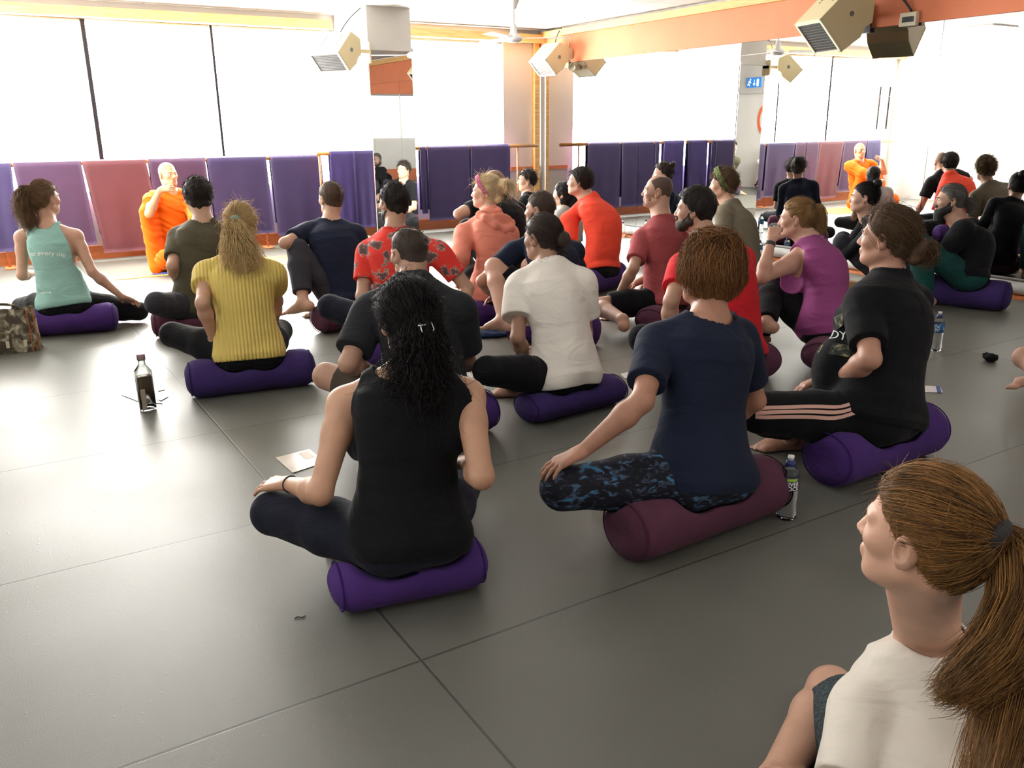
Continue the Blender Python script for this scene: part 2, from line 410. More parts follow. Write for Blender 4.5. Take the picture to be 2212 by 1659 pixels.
def hand_prims(W, d, n, side, s, curl=(.25, .3, .25), spread=.12, thumb=(.55, .6, -.25)):
    d = unit(d); n = unit(n-d*(n @ d)); t = np.cross(d, n)*(1 if side < 0 else -1)   # t: towards the thumb
    pr = []; K = [(.032, .086, .070, .0088), (.011, .09, .078, .009), (-.010, .086, .072, .0086), (-.029, .078, .058, .0076)]
    tips = []
    for i, (o, l, fl, r) in enumerate(K):
        kn = W+s*(d*l+t*o); pr.append(p_cap(W+s*(d*.012+t*o*.55), kn, .0135*s, .0115*s, .016*s))
        a0 = spread*(1.2-i*.8); dd = unit(d+t*a0); p = kn; ang = 0
        for c, f in zip(curl, (.45, .31, .24)):
            ang += c; v = dd*math.cos(ang)-n*math.sin(ang); q = p+s*fl*f*v
            pr.append(p_cap(p, q, r*s, r*s*.9, .005*s)); p = q; r *= .92
        tips.append((p, v, dd))
    p = W+s*(d*.022+t*.024-n*.004); v = unit(d*thumb[0]+t*thumb[1]+n*thumb[2])
    pr.append(p_cap(W+s*(d*.01+t*.01), p, .015*s, .0145*s, .014*s))
    for f, r, b in ((.036, .0125, 0), (.03, .0108, .25), (.024, .0095, .3)):
        v = unit(v+d*b); q = p+s*f*v; pr.append(p_cap(p, q, r*s, r*s*.92, .007*s)); p = q
    return pr, tips

def foot_prims(A_, d, up, s, out=None):
    """A_ ankle, d towards the toes, up: top of the foot"""
    d = unit(d); up = unit(up-d*(up @ d)); r = np.cross(d, up); big = 1 if out is None else out
    g = A_-up*.05*s
    pr = [p_cap(A_, A_-up*.03*s-d*.03*s, .036*s, .033*s, .02*s), p_ell(g-d*.04*s+up*.012*s, [d, r, up], (.038*s, .032*s, .03*s), .02*s),
          p_cap(A_+d*.03*s-up*.012*s, g+d*.12*s+up*.006*s+r*.012*s*big, .034*s, .021*s, .025*s), p_cap(g-d*.03*s+up*.006*s, g+d*.11*s-r*.026*s*big+up*.002*s, .026*s, .019*s, .025*s)]
    for i in range(5):
        o = (.034-.0165*i)*big; b = g+d*(.132-.007*i*i*.55)*s+r*o*s; ln = .042 if i == 0 else .03
        pr.append(p_cap(b, b+d*ln*s-up*.004*s, (.0125 if i == 0 else .0095)*s, (.011 if i == 0 else .008)*s, .006*s))
    return pr

def strands(rs, kind, n, Lc, line, th, m=10, tie=None, tail=None, tr=None, drop=.1, curl=0, length=.03, fuzz=.004, ymax=.2):
    """hair paths in head-local units"""
    zc = np.array([0, -.012, .03]); rr = np.array([.073+th, .093+th, .085+th])
    out = []
    P = []
    while len(P) < n:
        q = rs.randn(3000, 3); q /= np.linalg.norm(q, axis=1)[:, None]; p = zc+rr*q
        ok = (p[:, 2] > np.interp(p[:, 1], *line)) & (p[:, 1] < ymax); P += list(p[ok])
    if kind == 'tie':
        q = rs.randn(6000, 3); q /= np.linalg.norm(q, axis=1)[:, None]; p = np.array([0, -.033, -.03])+np.array([.06+th*.8, .06+th*.8, .068+th*.8])*q
        p = p[(p[:, 2] > np.interp(p[:, 1], *line)) & (p[:, 1] < -.005) & (((p-zc)/rr)**2).sum(1).__gt__(.96)]
        P[:min(len(p), n//3)] = list(p[:n//3])
    P = np.array(P[:n]); t = np.linspace(0, 1, m)[None, :, None]
    if kind == 'short':
        nrm = (P-zc)/rr; nrm /= np.linalg.norm(nrm, axis=1)[:, None]
        tang = np.stack([rs.randn(n)*.5, .2-rs.rand(n)*1.0, -.6+rs.randn(n)*.5], 1)
        tang -= nrm*(tang*nrm).sum(1)[:, None]
        d = nrm*(.1+rs.rand(n)[:, None]*.25)+tang*.9; d /= np.linalg.norm(d, axis=1)[:, None]
        L = length*(.5+rs.rand(n))[:, None, None]
        pts = P[:, None, :]-nrm[:, None, :]*.003+d[:, None, :]*t*L+tang[:, None, :]*(t**2)*L*.4
        if curl: pts += curl*np.sin(t*(9+rs.rand(n)[:, None, None]*6)+rs.rand(n, 1, 3)*6)*t
        return pts
    def surf(A, B, tt):
        a = (A-zc)/rr; b = (B-zc)/rr; mid = a[:, None, :]*(1-tt)+b[:, None, :]*tt
        h = np.linalg.norm(a, axis=1)[:, None, None]*(1-tt)+np.linalg.norm(b, axis=-1).reshape(-1, 1, 1)*tt
        return zc+rr*mid/(np.linalg.norm(mid, axis=2)[..., None]+1e-6)*h
    if kind == 'tie':
        T = np.asarray(tie)[None, :]+rs.randn(n, 3)*.008
        t1 = np.linspace(0, 1, m)[None, :, None]; A = surf(P, T, t1)+rs.randn(n, 1, 3)*.002+rs.randn(n, 1, 3)*fuzz*np.sin(np.pi*t1)
        return A
    if kind == 'tail':
        tail = np.asarray(tail, float); tr = np.asarray(tr, float); u = np.linspace(0, len(tail)-1, m)
        c = np.stack([np.interp(u, np.arange(len(tail)), tail[:, i]) for i in range(3)], 1); r = np.interp(u, np.arange(len(tr)), tr)
        o = rs.randn(n, 3); o /= np.linalg.norm(o, axis=1)[:, None]; o *= (rs.rand(n, 1)**.4)
        fl = rs.randn(n, 3)*fuzz
        end = .72+.28*rs.rand(n)
        q = np.linspace(0, 1, m); pts = np.zeros((n, m, 3))
        for i in range(n):
            uu = q*end[i]*(m-1); cc = np.stack([np.interp(uu, np.arange(m), c[:, k]) for k in range(3)], 1); r1 = np.interp(uu, np.arange(m), r)
            pts[i] = cc+o[i]*r1[:, None]+fl[i]*(q**2)[:, None]
        if curl: pts += curl*np.sin(np.linspace(0, 1, m)[None, :, None]*(14+8*rs.rand(n, 1, 1))+rs.rand(n, 1, 3)*6)*np.linspace(.2, 1, m)[None, :, None]
        return pts
    if kind == 'fall':       # from the crown down over the shell, then free
        cr = np.array([0, -.02, .03+rr[2]])[None, :]+rs.randn(n, 3)*np.array([.02, .03, 0])
        cr[:, 2] = .03+rr[2]*.99
        A = surf(cr, P, np.linspace(0, 1, m//2)[None, :, None])
        out_d = (P-zc)*np.array([1, 1, 0]); out_d /= np.linalg.norm(out_d, axis=1)[:, None]+1e-6
        t2 = np.linspace(0, 1, m-m//2+1)[None, 1:, None]
        tgt = np.minimum(P[:, 2], 0)-drop*(.6+.4*rs.rand(n)); dl = np.maximum(P[:, 2]-tgt, .005)[:, None, None]
        Bz = P[:, None, :]+np.array([0, 0, -1.])*t2*dl+out_d[:, None, :]*(.012*np.sin(t2*2.5))
        pts = np.concatenate([A, Bz], 1)+rs.randn(n, 1, 3)*fuzz
        if curl: pts += curl*np.sin(np.linspace(0, 1, m)[None, :, None]*(10+8*rs.rand(n, 1, 1))+rs.rand(n, 1, 3)*6)*np.linspace(.1, 1, m)[None, :, None]
        return pts

PEOPLE = {}
def person(key, label, s=.95, fem=False, fat=1.0, h=.007, pel=None, pelP=None, head=None, headP=None, az=0, haz=None, hpitch=0, hroll=0, neck=None, bow=.03, saz=None, sw=None, lsh=None, rsh=None,
           L={}, R={}, lleg={}, rleg={}, skinc='#c9977c', hair=None, beard=None, top=None, bottom=None, face=False, group='people sitting on the studio floor', seed=1, hs=None, belly=0, lift=0):
    rs = R_(seed); hs = hs or s*.98
    P = FL(*pel)+V(0, 0, lift) if pelP is None else V(*pelP); D0 = depth(P)
    fw = azv(az); rt = V(fw[1], -fw[0], 0); up = V(0, 0, 1)
    Hd = AT(head[0], head[1], D0+head[2]) if headP is None else V(*headP)
    haz = az if haz is None else haz
    hf = azv(haz); hr = V(hf[1], -hf[0], 0); p_ = math.radians(hpitch); r_ = math.radians(hroll)
    hF = hf*math.cos(p_)+up*math.sin(p_); hU = np.cross(hr, hF)
    hR = hr*math.cos(r_)+hU*math.sin(r_); hU = np.cross(hR, hF); A = np.array([hR, hF, hU])
    if neck: N = AT(neck[0], neck[1], D0+neck[2])
    else: N = Hd-hF*.02*s+unit(.75*unit(P-Hd)-.25*hU)*.165*s
    ax = N-P; u = unit(ax); sa = azv(az if saz is None else saz); sr = V(sa[1], -sa[0], 0); sr = unit(sr-u*(sr @ u))
    sw = (sw or (.165 if fem else .19))*s*(.5+.5*fat)
    bowv = -fw*bow
    prof = [(t, w_*s*fat, a*s*fat, b*s*fat) for t, w_, a, b in (FEM if fem else MAL)]
    loft = p_loft(P, N, bowv, rt, sr, prof, .03)
    sf = np.cross(u, sr)
    Sc = N-u*.075*s
    sh = {-1: Sc-sr*sw, 1: Sc+sr*sw}
    for q, ov in ((-1, lsh), (1, rsh)):
        if ov: sh[q] = AT(ov[0], ov[1], D0+ov[2])
    la, lf = .285*s, .25*s; lt, ls = .43*s, .40*s
    arm, leg = {}, {}
    hip = {q: P+rt*q*.085*s-up*.02*s for q in (-1, 1)}
    for q, sp in ((-1, lleg), (1, rleg)):
        hp = hip[q]
        if 'anP' in sp: an = V(*sp['anP'])
        else: an = P+fw*sp.get('af', .33)*s-rt*q*sp.get('ac', .05)*s; an[2] = .055*s+sp.get('az', 0)
        pole = sp.get('pole'); pole = rt*q*1.0+up*.25 if pole is None else fw*pole[0]+rt*q*pole[1]+up*pole[2]
        kn, an2 = ik(hp, an, lt, ls, pole)
        if 'kn' in sp:
            k_ = sp['kn']; kn = onray(k_[0], k_[1], hp, lt, k_[2]); kn[2] = max(kn[2], .06*s)
            an2 = kn+unit(an-kn)*ls
        if 'an' in sp:
            a_ = sp['an']; an2 = onray(a_[0], a_[1], kn, ls, a_[2])
        an2[2] = max(an2[2], .045*s)
        if sp.get('fd') is not None: fd = fw*sp['fd'][0]+rt*q*sp['fd'][1]+up*sp['fd'][2]
        else: fd = -rt*q*.75+fw*.55
        fu = sp.get('fu'); fu = up*.35+fw*.2+rt*q*.0+up*.5 if fu is None else fw*fu[0]+rt*q*fu[1]+up*fu[2]
        leg[q] = (hp, kn, an2, unit(fd), fu)
    for q, sp in ((-1, L), (1, R)):
        S0 = sh[q]
        if 'wrP' in sp: wt = V(*sp['wrP'])
        elif sp.get('on') == 'knee': kn = leg[q][1]; wt = kn+up*sp.get('kh', .08)*s+unit((P-kn)*V(1, 1, 0))*sp.get('kd', .07)*s; kdir = unit((kn-P)*V(1, 1, 0))-up*.18
        elif sp.get('on') == 'hug': wt = .5*(leg[-1][1]+leg[1][1])*.5+.5*.5*(leg[-1][2]+leg[1][2])+fw*.07*s-rt*q*.02
        else: wt = P+fw*.26*s+rt*q*.07*s+up*.06*s
        pole = sp.get('pole'); pole = rt*q*.7-fw*.5-up*.5 if pole is None else fw*pole[0]+rt*q*pole[1]+up*pole[2]
        el, wr = ik(S0, wt, la, lf, pole)
        if 'el' in sp:
            e_ = sp['el']; el = onray(e_[0], e_[1], S0, la, e_[2]); wr = el+unit(wt-el)*lf
        if 'wr' in sp:
            w2 = sp['wr']; wr = onray(w2[0], w2[1], el, lf, w2[2])
        hd = unit(wr-el)
        if sp.get('on') == 'knee': hd = unit(kdir*.75+hd*.35)
        if 'hd' in sp: hd = unit(fw*sp['hd'][0]+rt*q*sp['hd'][1]+up*sp['hd'][2])
        if 'hpx' in sp:
            w3 = sp['hpx']; hd = unit(onray(w3[0], w3[1], wr, .17*s, w3[2])-wr)
        hn = up*.9+fw*.3 if 'hn' not in sp else fw*sp['hn'][0]+rt*q*sp['hn'][1]+up*sp['hn'][2]
        arm[q] = (S0, el, wr, hd, hn, sp)
    # ---- skin
    T = {'torso': [loft], 'trap': [], 'neck': [], 'head': [], 'arm': [], 'hand': [], 'leg': [], 'foot': []}
    nb = Hd-hF*.028*hs-hU*.055*hs; nr = .05 if fem else .058
    T['neck'] = [p_cap(nb, N+sf*.004, nr*hs, (nr+.004)*hs, .025), p_cap(Hd+hF*.02*hs-hU*.08*hs, N+sf*.035*s-u*.02*s, .036*hs, .045*hs, .025)]
    for q in (-1, 1):
        T['trap'] += [p_cap(N+u*.01*s, sh[q]-u*.005*s, .045*s, .05*s, .035)]
        S0, el, wr, hd, hn, sp = arm[q]
        fa = (.5+.5*fat)*s*(.92 if fem else 1.02)
        mid = el+(wr-el)*.28
        T['arm'] += [p_cap(S0, S0+(el-S0)*.35, .054*fa, .048*fa, .03), p_cap(S0+(el-S0)*.3, el, .048*fa, .038*fa, .02), p_cap(el, mid, .037*fa, .041*fa, .02), p_cap(mid, wr, .041*fa, .025*fa, .02)]
        hpr, tips = hand_prims(wr, hd, hn, q, s, sp.get('curl', (.25, .35, .25)), sp.get('spread', .1), sp.get('thumb', (.55, .6, -.25)))
        T['hand'] += hpr
        hp, kn, an, fd, fu = leg[q]
        ff = (.5+.5*fat)*s
        hm = hp+(kn-hp)*.45; cm = kn+(an-kn)*.3
        T['leg'] += [p_cap(hp, hm, .088*ff, .08*ff, .03), p_cap(hm, kn, .08*ff, .058*ff, .025), p_cap(kn, cm, .054*ff, .057*ff, .02), p_cap(cm, an, .057*ff, .036*ff, .02)]
        T['foot'] += foot_prims(an, fd, fu, s, q)
    if fem:
        for q in (-1, 1): T['torso'].append(p_ell(P+ax*.66+sr*q*.07*s+sf*.085*s*fat+bowv*.8, [sr, sf, u], (.065*s*fat, .06*s*fat, .06*s*fat), .03))
    if belly: T['torso'].append(p_ell(P+ax*.26+sf*(.06+belly*.5)*s+bowv*.6, [sr, sf, u], (.14*s*fat, .09*s*fat, .13*s*fat), .04))
    for q in (-1, 1): T['torso'].append(p_ell(P-fw*.05*s+rt*q*.08*s-up*.03*s, [rt, fw, up], (.088*s*fat, .095*s*fat, .075*s), .04))
    hpr, hsub, hw = head_prims(Hd, A, hs, fem); T['head'] = hpr
    base = V(P[0], P[1], 0)
    seat_cut = P[2]-.105*s
    allp = T['torso']+T['trap']+T['neck']+T['head']+T['arm']+T['leg']+T['foot']+T['hand']
    vol = Vol(allp, h); vol.sub(hsub, .006)
    vol.keep((0, 0, -1), -.004)
    Vt, F = vol.mesh('person', 1); del vol
    ob = link('person', mesh_np('person', Vt-base, [F]), skin(skinc)); ob.location = Vector(base)
    tag(ob, label, 'person', group)
    def child(name, Vt, F, m):
        o = link(name, mesh_np(name, Vt-base, [F]), m, ob); return o
    out = dict(ob=ob, P=P, N=N, u=u, Hd=Hd, A=A, arm=arm, leg=leg, sr=sr, sf=sf, fw=fw, rt=rt, s=s, base=base, child=child, hs=hs, hw=hw, sh=sh)
    # ---- lower garment
    seatp = None
    if bottom:
        o_ = bottom.get('off', .009); hem = bottom.get('hem', 1.9); loose = bottom.get('loose', 0)
        pt_ = [p_loft(P, N, bowv, rt, sr, prof, .03)]+T['torso'][-2:]; pr = []
        for q in (-1, 1):
            hp, kn, an, fd, fu = leg[q]; ff = (.5+.5*fat)*s; hm = hp+(kn-hp)*.45; cm = kn+(an-kn)*.3
            pr.append(p_cap(hp, hm, .088*ff, .08*ff, .03))
            if hem >= 1:
                pr += [p_cap(hm, kn, .08*ff, .06*ff+loose*.6, .025)]
                e = kn+(an-kn)*(hem-1)
                if hem > 1.3: pr += [p_cap(kn, cm, .056*ff+loose*.6, .057*ff+loose, .02), p_capcut(cm, e, .057*ff+loose, .057*ff+(.036-.057)*ff*(hem-1.3)/.7+loose, .012)]
                elif hem > 1: pr += [p_capcut(kn, e, .056*ff+loose, .057*ff+loose, .012)]
            else:
                e = hp+(kn-hp)*hem; pr += [p_capcut(hm, e, .08*ff+loose, .066*ff+loose, .012)]
        wt_ = bottom.get('waist', .14); al = pt_+pr
        vb = Vol(pt_, h, lo=np.min([q[0] for q in al], 0)-.03, hi=np.max([q[1] for q in al], 0)+.03)
        vb.keep(u, (P+ax*wt_) @ u); vb.offset(-.004); vb.add(pr).offset(o_); pr = al
        vb.keep((0, 0, -1), -.003)
        if bottom.get('fold', .003): vb.fold(bottom.get('fold', .003), (11, 11, 11), seed)
        out['bottomP'] = pr; out['bottomOff'] = o_
        Vt, F = vb.mesh('b', 1); out['bottom'] = child(bottom.get('name', 'leggings'), Vt, F, bottom['m'])
    # ---- upper garment
    if top:
        o_ = top.get('off', .014); kind = top.get('kind', 'tee'); sl = top.get('sleeve', .62); loose = top.get('loose', .008)
        pt_ = list(T['torso'])+T['trap']; pr = []
        fa = (.5+.5*fat)*s*(.92 if fem else 1.02)
        if kind != 'tank':
            for q in (-1, 1):
                S0, el, wr = arm[q][:3]
                pr.append(p_cap(S0, S0+(el-S0)*.25, .056*fa, .052*fa+loose*.5, .03))
                if sl <= 1:
                    pr.append(p_capcut(S0+(el-S0)*.1, S0+(el-S0)*sl, .055*fa+loose*.5, .047*fa+loose, .012))
                else:
                    md = el+(wr-el)*min(.28, sl-1)
                    pr += [p_cap(S0, el, .054*fa, .04*fa+loose, .02), p_cap(el, md, .039*fa+loose, .042*fa+loose, .02)]
                    if sl > 1.28: pr.append(p_capcut(md, el+(wr-el)*(sl-1), .042*fa+loose, .03*fa+loose, .012))
        else:
            for q in (-1, 1): pr.append(p_cap(sh[q]-sr*q*.05*s, sh[q]-sr*q*.05*s-u*.1, .05*s, .06*s, .03))
        pr += [p_ell(*a) for a in top.get('extra', [])]
        if 'extraf' in top: pr += top['extraf'](out)
        hem = top.get('hem', -.02); al = pt_+pr
        hv = unit(u*1.0+fw*top.get('hemtilt', 0))
        vt = Vol(pt_, h, lo=np.min([q[0] for q in al], 0)-.03, hi=np.max([q[1] for q in al], 0)+.03)
        vt.keep(-hv, -((P+ax*hem) @ hv)); vt.add(pr).offset(o_); pr = al
        if top.get('fold', .004): vt.fold(top.get('fold', .004), top.get('ff', (7, 7, 10)), seed+5, top.get('ridge', False), top.get('foldM'))
        gap = top.get('gap', .012)
        nk = [p_cap(nb, N+sf*.006-u*.0*s, nr*hs, (nr+.006)*hs)]
        vt.sub(nk, .004, gap)
        if kind == 'tank':
            ah = top.get('arm', .085)
            for q in (-1, 1):
                vt.sub([p_cap(sh[q]+sr*q*.035*s+u*.06, sh[q]+sr*q*.045*s-u*top.get('armdrop', .11)*s, ah*s, ah*s*.85)], .006, 0)
            for e in top.get('scoop', []): vt.sub([p_ell(N+u*e[0]*s+sf*e[1]*s, [sr, sf, u], (e[2]*s, e[3]*s, e[4]*s))], .006)
        vt.keep((0, 0, -1), -.003)
        Vt, F = vt.mesh('t', 1); out['top'] = child(top.get('name', 't_shirt'), Vt, F, top['m'])
        out['topP'] = pr; out['topOff'] = o_
    # ---- hair
    if hair:
        add_hair(out, hair, rs, max(h*.75, .0045))
    if beard:
        mk = [p_cap(hw(q*.07, -.004, -.02), hw(q*.056, .018, -.07), .018*hs, .03*hs, .012) for q in (-1, 1)]
        mk += [p_cap(hw(q*.056, .02, -.075), hw(q*.014, .08, -.105), .032*hs, .036*hs, .012) for q in (-1, 1)]
        mk += [p_cap(hw(-.026, .092, -.05), hw(.026, .092, -.05), .011*hs, .011*hs, .006)]
        vb = Vol(hpr[:-4], .0045); vb.offset(beard.get('off', .004)); mv = Vol(mk, .0045, lo=vb.lo, hi=vb.lo+.0045*(vb.n-1)); mv.fold(.004, (60, 60, 60), seed)
        n_ = np.minimum(vb.D.shape, mv.D.shape); S_ = tuple(slice(0, q) for q in n_); vb.D = np.maximum(vb.D[S_], mv.D[S_]); vb.n = n_
        if beard.get('long'): vb.add([p_ell(hw(0, .066, -.12-beard['long']*.4), A, (.042*hs, .034*hs, (.035+beard['long']*.5)*hs), .03)])
        vb.sub([p_ell(hw(0, .1, -.066), A, (.022*hs, .018*hs, .006*hs))], .004)
        vb.fold(.0022, (70, 70, 50), seed)
        Vt, F = vb.mesh('beard', 0); child('beard', Vt, F, hairmat(*beard['c']))
    if face:
        for q in (-1, 1):
            c0 = hw(q*.031, .0755, -.001); e = MB().lathe(c0-base, [(.001*hs, -.0125*hs), (.009*hs, -.009*hs), (.0125*hs, 0), (.009*hs, .009*hs), (.0058*hs, .0112*hs)], 14, hF).build('eyeball', M_EYE, None, True)
            e.parent = ob; i_ = MB().lathe(c0-base, [(.0058*hs, .0108*hs), (.0056*hs, .0122*hs), (.0004, .0128*hs)], 12, hF).build('iris', M_IRIS, None, True); i_.parent = e
            pts = [hw(q*x, y, z)-base for x, y, z in ((.013, .0965, .0165), (.028, .0925, .022), (.046, .078, .018))]
            b = MB().tube(pts, [.0028*hs, .0034*hs, .0015*hs], 6).build('eyebrow', hairmat(*(hair or {}).get('c', ('#2a1c14', None))), None, True); b.parent = ob
        vl = Vol([p_cap(hw(-.015, .088, -.0605), hw(.015, .088, -.0605), .0066*hs, .0066*hs), p_cap(hw(-.014, .0865, -.0705), hw(.014, .0865, -.0705), .0072*hs, .0072*hs, .002)], .0035)
        vl.offset(.0012); Vt, F = vl.mesh('lips', 1); child('lips', Vt, F, M_LIP)
    PEOPLE[key] = out
    return out

def add_hair(o, H, rs, h):
    hs, A, Hd, hw, child = o['hs'], o['A'], o['Hd'], o['hw'], o['child']
    line = HLINE[H.get('line', 'short')]; th = H.get('th', .012)
    c0 = hw(0, -.012, .03); c1 = hw(0, -.033, -.03)
    e0 = p_ell(c0, A, tuple((r+th)*hs for r in (.073, .093, .085))); e1 = p_ell(c1, A, tuple((r+th*.8)*hs for r in (.06, .06, .068)))
    def f(x, y, z):
        d = smin(e0[2](x, y, z), e1[2](x, y, z), .02)
        if H.get('low'):
            d = smin(d, low[2](x, y, z), .02)
        X, Y, Z = x-Hd[0], y-Hd[1], z-Hd[2]
        ly = (X*A[1][0]+Y*A[1][1]+Z*A[1][2])/hs; lz = (X*A[2][0]+Y*A[2][1]+Z*A[2][2])/hs
        m = (np.interp(ly, *line)-lz)*.75*hs
        return -smin(-d, -m, .012)
    if H.get('low'): low = p_ell(hw(*H['low'][0]), A, tuple(r*hs for r in H['low'][1]), .02)
    pad = .17*hs
    pr = [(Hd-pad, Hd+pad, f, .012)]
    tail = [hw(*q) if H.get('local', True) else V(*q) for q in H.get('tail', [])]; tr = [r*hs for r in H.get('tr', [])]
    for i in range(len(tail)-1): pr.append(p_cap(tail[i], tail[i+1], tr[i]*.72, tr[i+1]*.72, .012))
    for tl_, r_ in H.get('tails', []):
        for i in range(len(tl_)-1): pr.append(p_cap(tl_[i], tl_[i+1], r_[i]*hs*.75, r_[i+1]*hs*.75, .012))
    for b in H.get('buns', []): pr.append(p_ell(hw(*b[0]), A, tuple(r*hs for r in b[1]), .008))
    v = Vol(pr, h)
    for c, r in H.get('bald', []): v.sub([p_ell(hw(*c), A, tuple(q*hs for q in r))], .01)
    if H.get('fold', .004): v.fold(H.get('fold', .004), H.get('ff', (38, 38, 20)), int(rs.randint(99)), True)
    Vt, F = v.mesh('hair', 0)
    Ps, Fs, n0 = [Vt], [F], len(Vt); tones = [np.full(len(Vt), .22)]
    for st in H.get('st', []):
        st = dict(st); wld = st.pop('world', False); rad = st.pop('r', .0009); kind = st.pop('kind'); n = st.pop('n')
        if kind == 'tail' and 'tail' not in st: st['tail'] = H['tail']; st['tr'] = H['tr']
        if kind == 'tie': st.setdefault('tie', H['tie'])
        pts = strands(rs, kind, n, None, st.pop('line', line), st.pop('th', th), **st)
        if wld: W = pts
        else: W = Hd+hs*(pts[..., 0:1]*A[0]+pts[..., 1:2]*A[1]+pts[..., 2:3]*A[2])
        Pq, Fq = strand_tubes(W, rad*(.6+.8*rs.rand(n)))
        Ps.append(Pq); Fs.append(Fq+n0); n0 += len(Pq); tones.append(np.repeat(rs.rand(n), len(Pq)//n))
    o['hair'] = child('hair', np.concatenate(Ps), np.concatenate(Fs), hairmat(*H['c']))
    at_ = o['hair'].data.attributes.new('tone', 'FLOAT', 'POINT'); tn_ = np.concatenate(tones).astype(np.float32)
    if len(tn_) == len(o['hair'].data.vertices): at_.data.foreach_set('value', tn_)
    if 'band' in H:
        b = H['band']; c = hw(*b['c']); ax_ = unit(b['ax'][0]*A[0]+b['ax'][1]*A[1]+b['ax'][2]*A[2])
        prof = [(b['r']*hs*.75, -b['w']*hs), (b['r']*hs*1.1, -b['w']*.5*hs), (b['r']*hs*1.2, 0), (b['r']*hs*1.1, b['w']*.5*hs), (b['r']*hs*.75, b['w']*hs)]
        q = MB().lathe(c-o['base'], prof, 20, ax_).build(b.get('name', 'hair_tie'), b['m'], None, True); q.parent = o['ob']
    if 'headband' in H:
        b = H['headband']; ang = np.linspace(b.get('a0', -math.pi), b.get('a1', math.pi), 48)
        tl = math.radians(b.get('tilt', 35)); ring = []
        for a in ang:
            x, yy = math.sin(a)*(.076+th), math.cos(a)*(.1+th)
            ring.append((x, -.005+yy*math.cos(tl), .035+yy*math.sin(tl)*1.0))
        P = []
        for x, y, z in ring:
            for dz, k in ((-1, .985), (-.5, 1.02), (.5, 1.02), (1, .985)):
                w2 = b.get('w', .02); d = V(0, -math.sin(tl), math.cos(tl))*dz*w2
                P.append(hw(x*k+d[0], y*k+d[1], z*k+d[2]) if False else hw(x*k, (y+d[1]), (z+d[2])))
        P = np.array(P); n = len(ring); F = [(i*4+j, i*4+j+1, i*4+5+j, i*4+4+j) for i in range(n-1) for j in range(3)]
        child('headband', P, np.array(F), b['m'])
# ------------------------------------------------------------------ the room
XL, XR, YF, YF2, YB, ZC = -0.6, 7.15, 10.45, 10.78, -2.6, 2.65
def onY(u, v, Y): d = ray(u, v); return CAMP+d*(Y/d[1])
def onX(u, v, X): d = ray(u, v); return CAMP+d*(X/d[0])
def struct(name, mb, m, **k):
    o = mb.build(name, m, **k); o['kind'] = 'structure'; return o
m_white = mat('white_paint', (.78, .76, .72), .8, (.74, .72, .68), 3, bump=.08, bscale=120)
m_grey = mat('grey_paint', (.55, .53, .49), .8, (.5, .48, .45), 3, bump=.08, bscale=120)
m_terra = mat('terracotta_paint', srgb('#d67d57'), .75, tuple(x*.92 for x in srgb('#d67d57')), 3, bump=.08, bscale=120)
m_peach = mat('peach_paint', srgb('#f0e4da'), .8, tuple(x*.96 for x in srgb('#f0e4da')), 3)
m_orange = mat('orange_wood', srgb('#cc7a45'), .5, srgb('#b9683a'), 4, stretch=(1, 6, 6))
m_pine = mat('pine', srgb('#d9ae70'), .55, srgb('#c08c4c'), 7, stretch=(.6, 9, 9), bump=.15, bscale=20)
m_pinelong = mat('pine_strip', srgb('#d9ae70'), .55, srgb('#c99a58'), 7, stretch=(9, .6, 9), bump=.1, bscale=20)
m_pinefaded = mat('pine_rail', srgb('#b9813c'), .5, srgb('#9a6328'), 7, stretch=(.6, 9, 9))
m_dark = mat('dark_frame', (.02, .018, .02), .8, spec=.1)
m_mirror = mat('mirror_glass', (.9, .91, .9), .0, metal=1)
m_black = mat('black_plastic', (.015, .015, .016), .5)

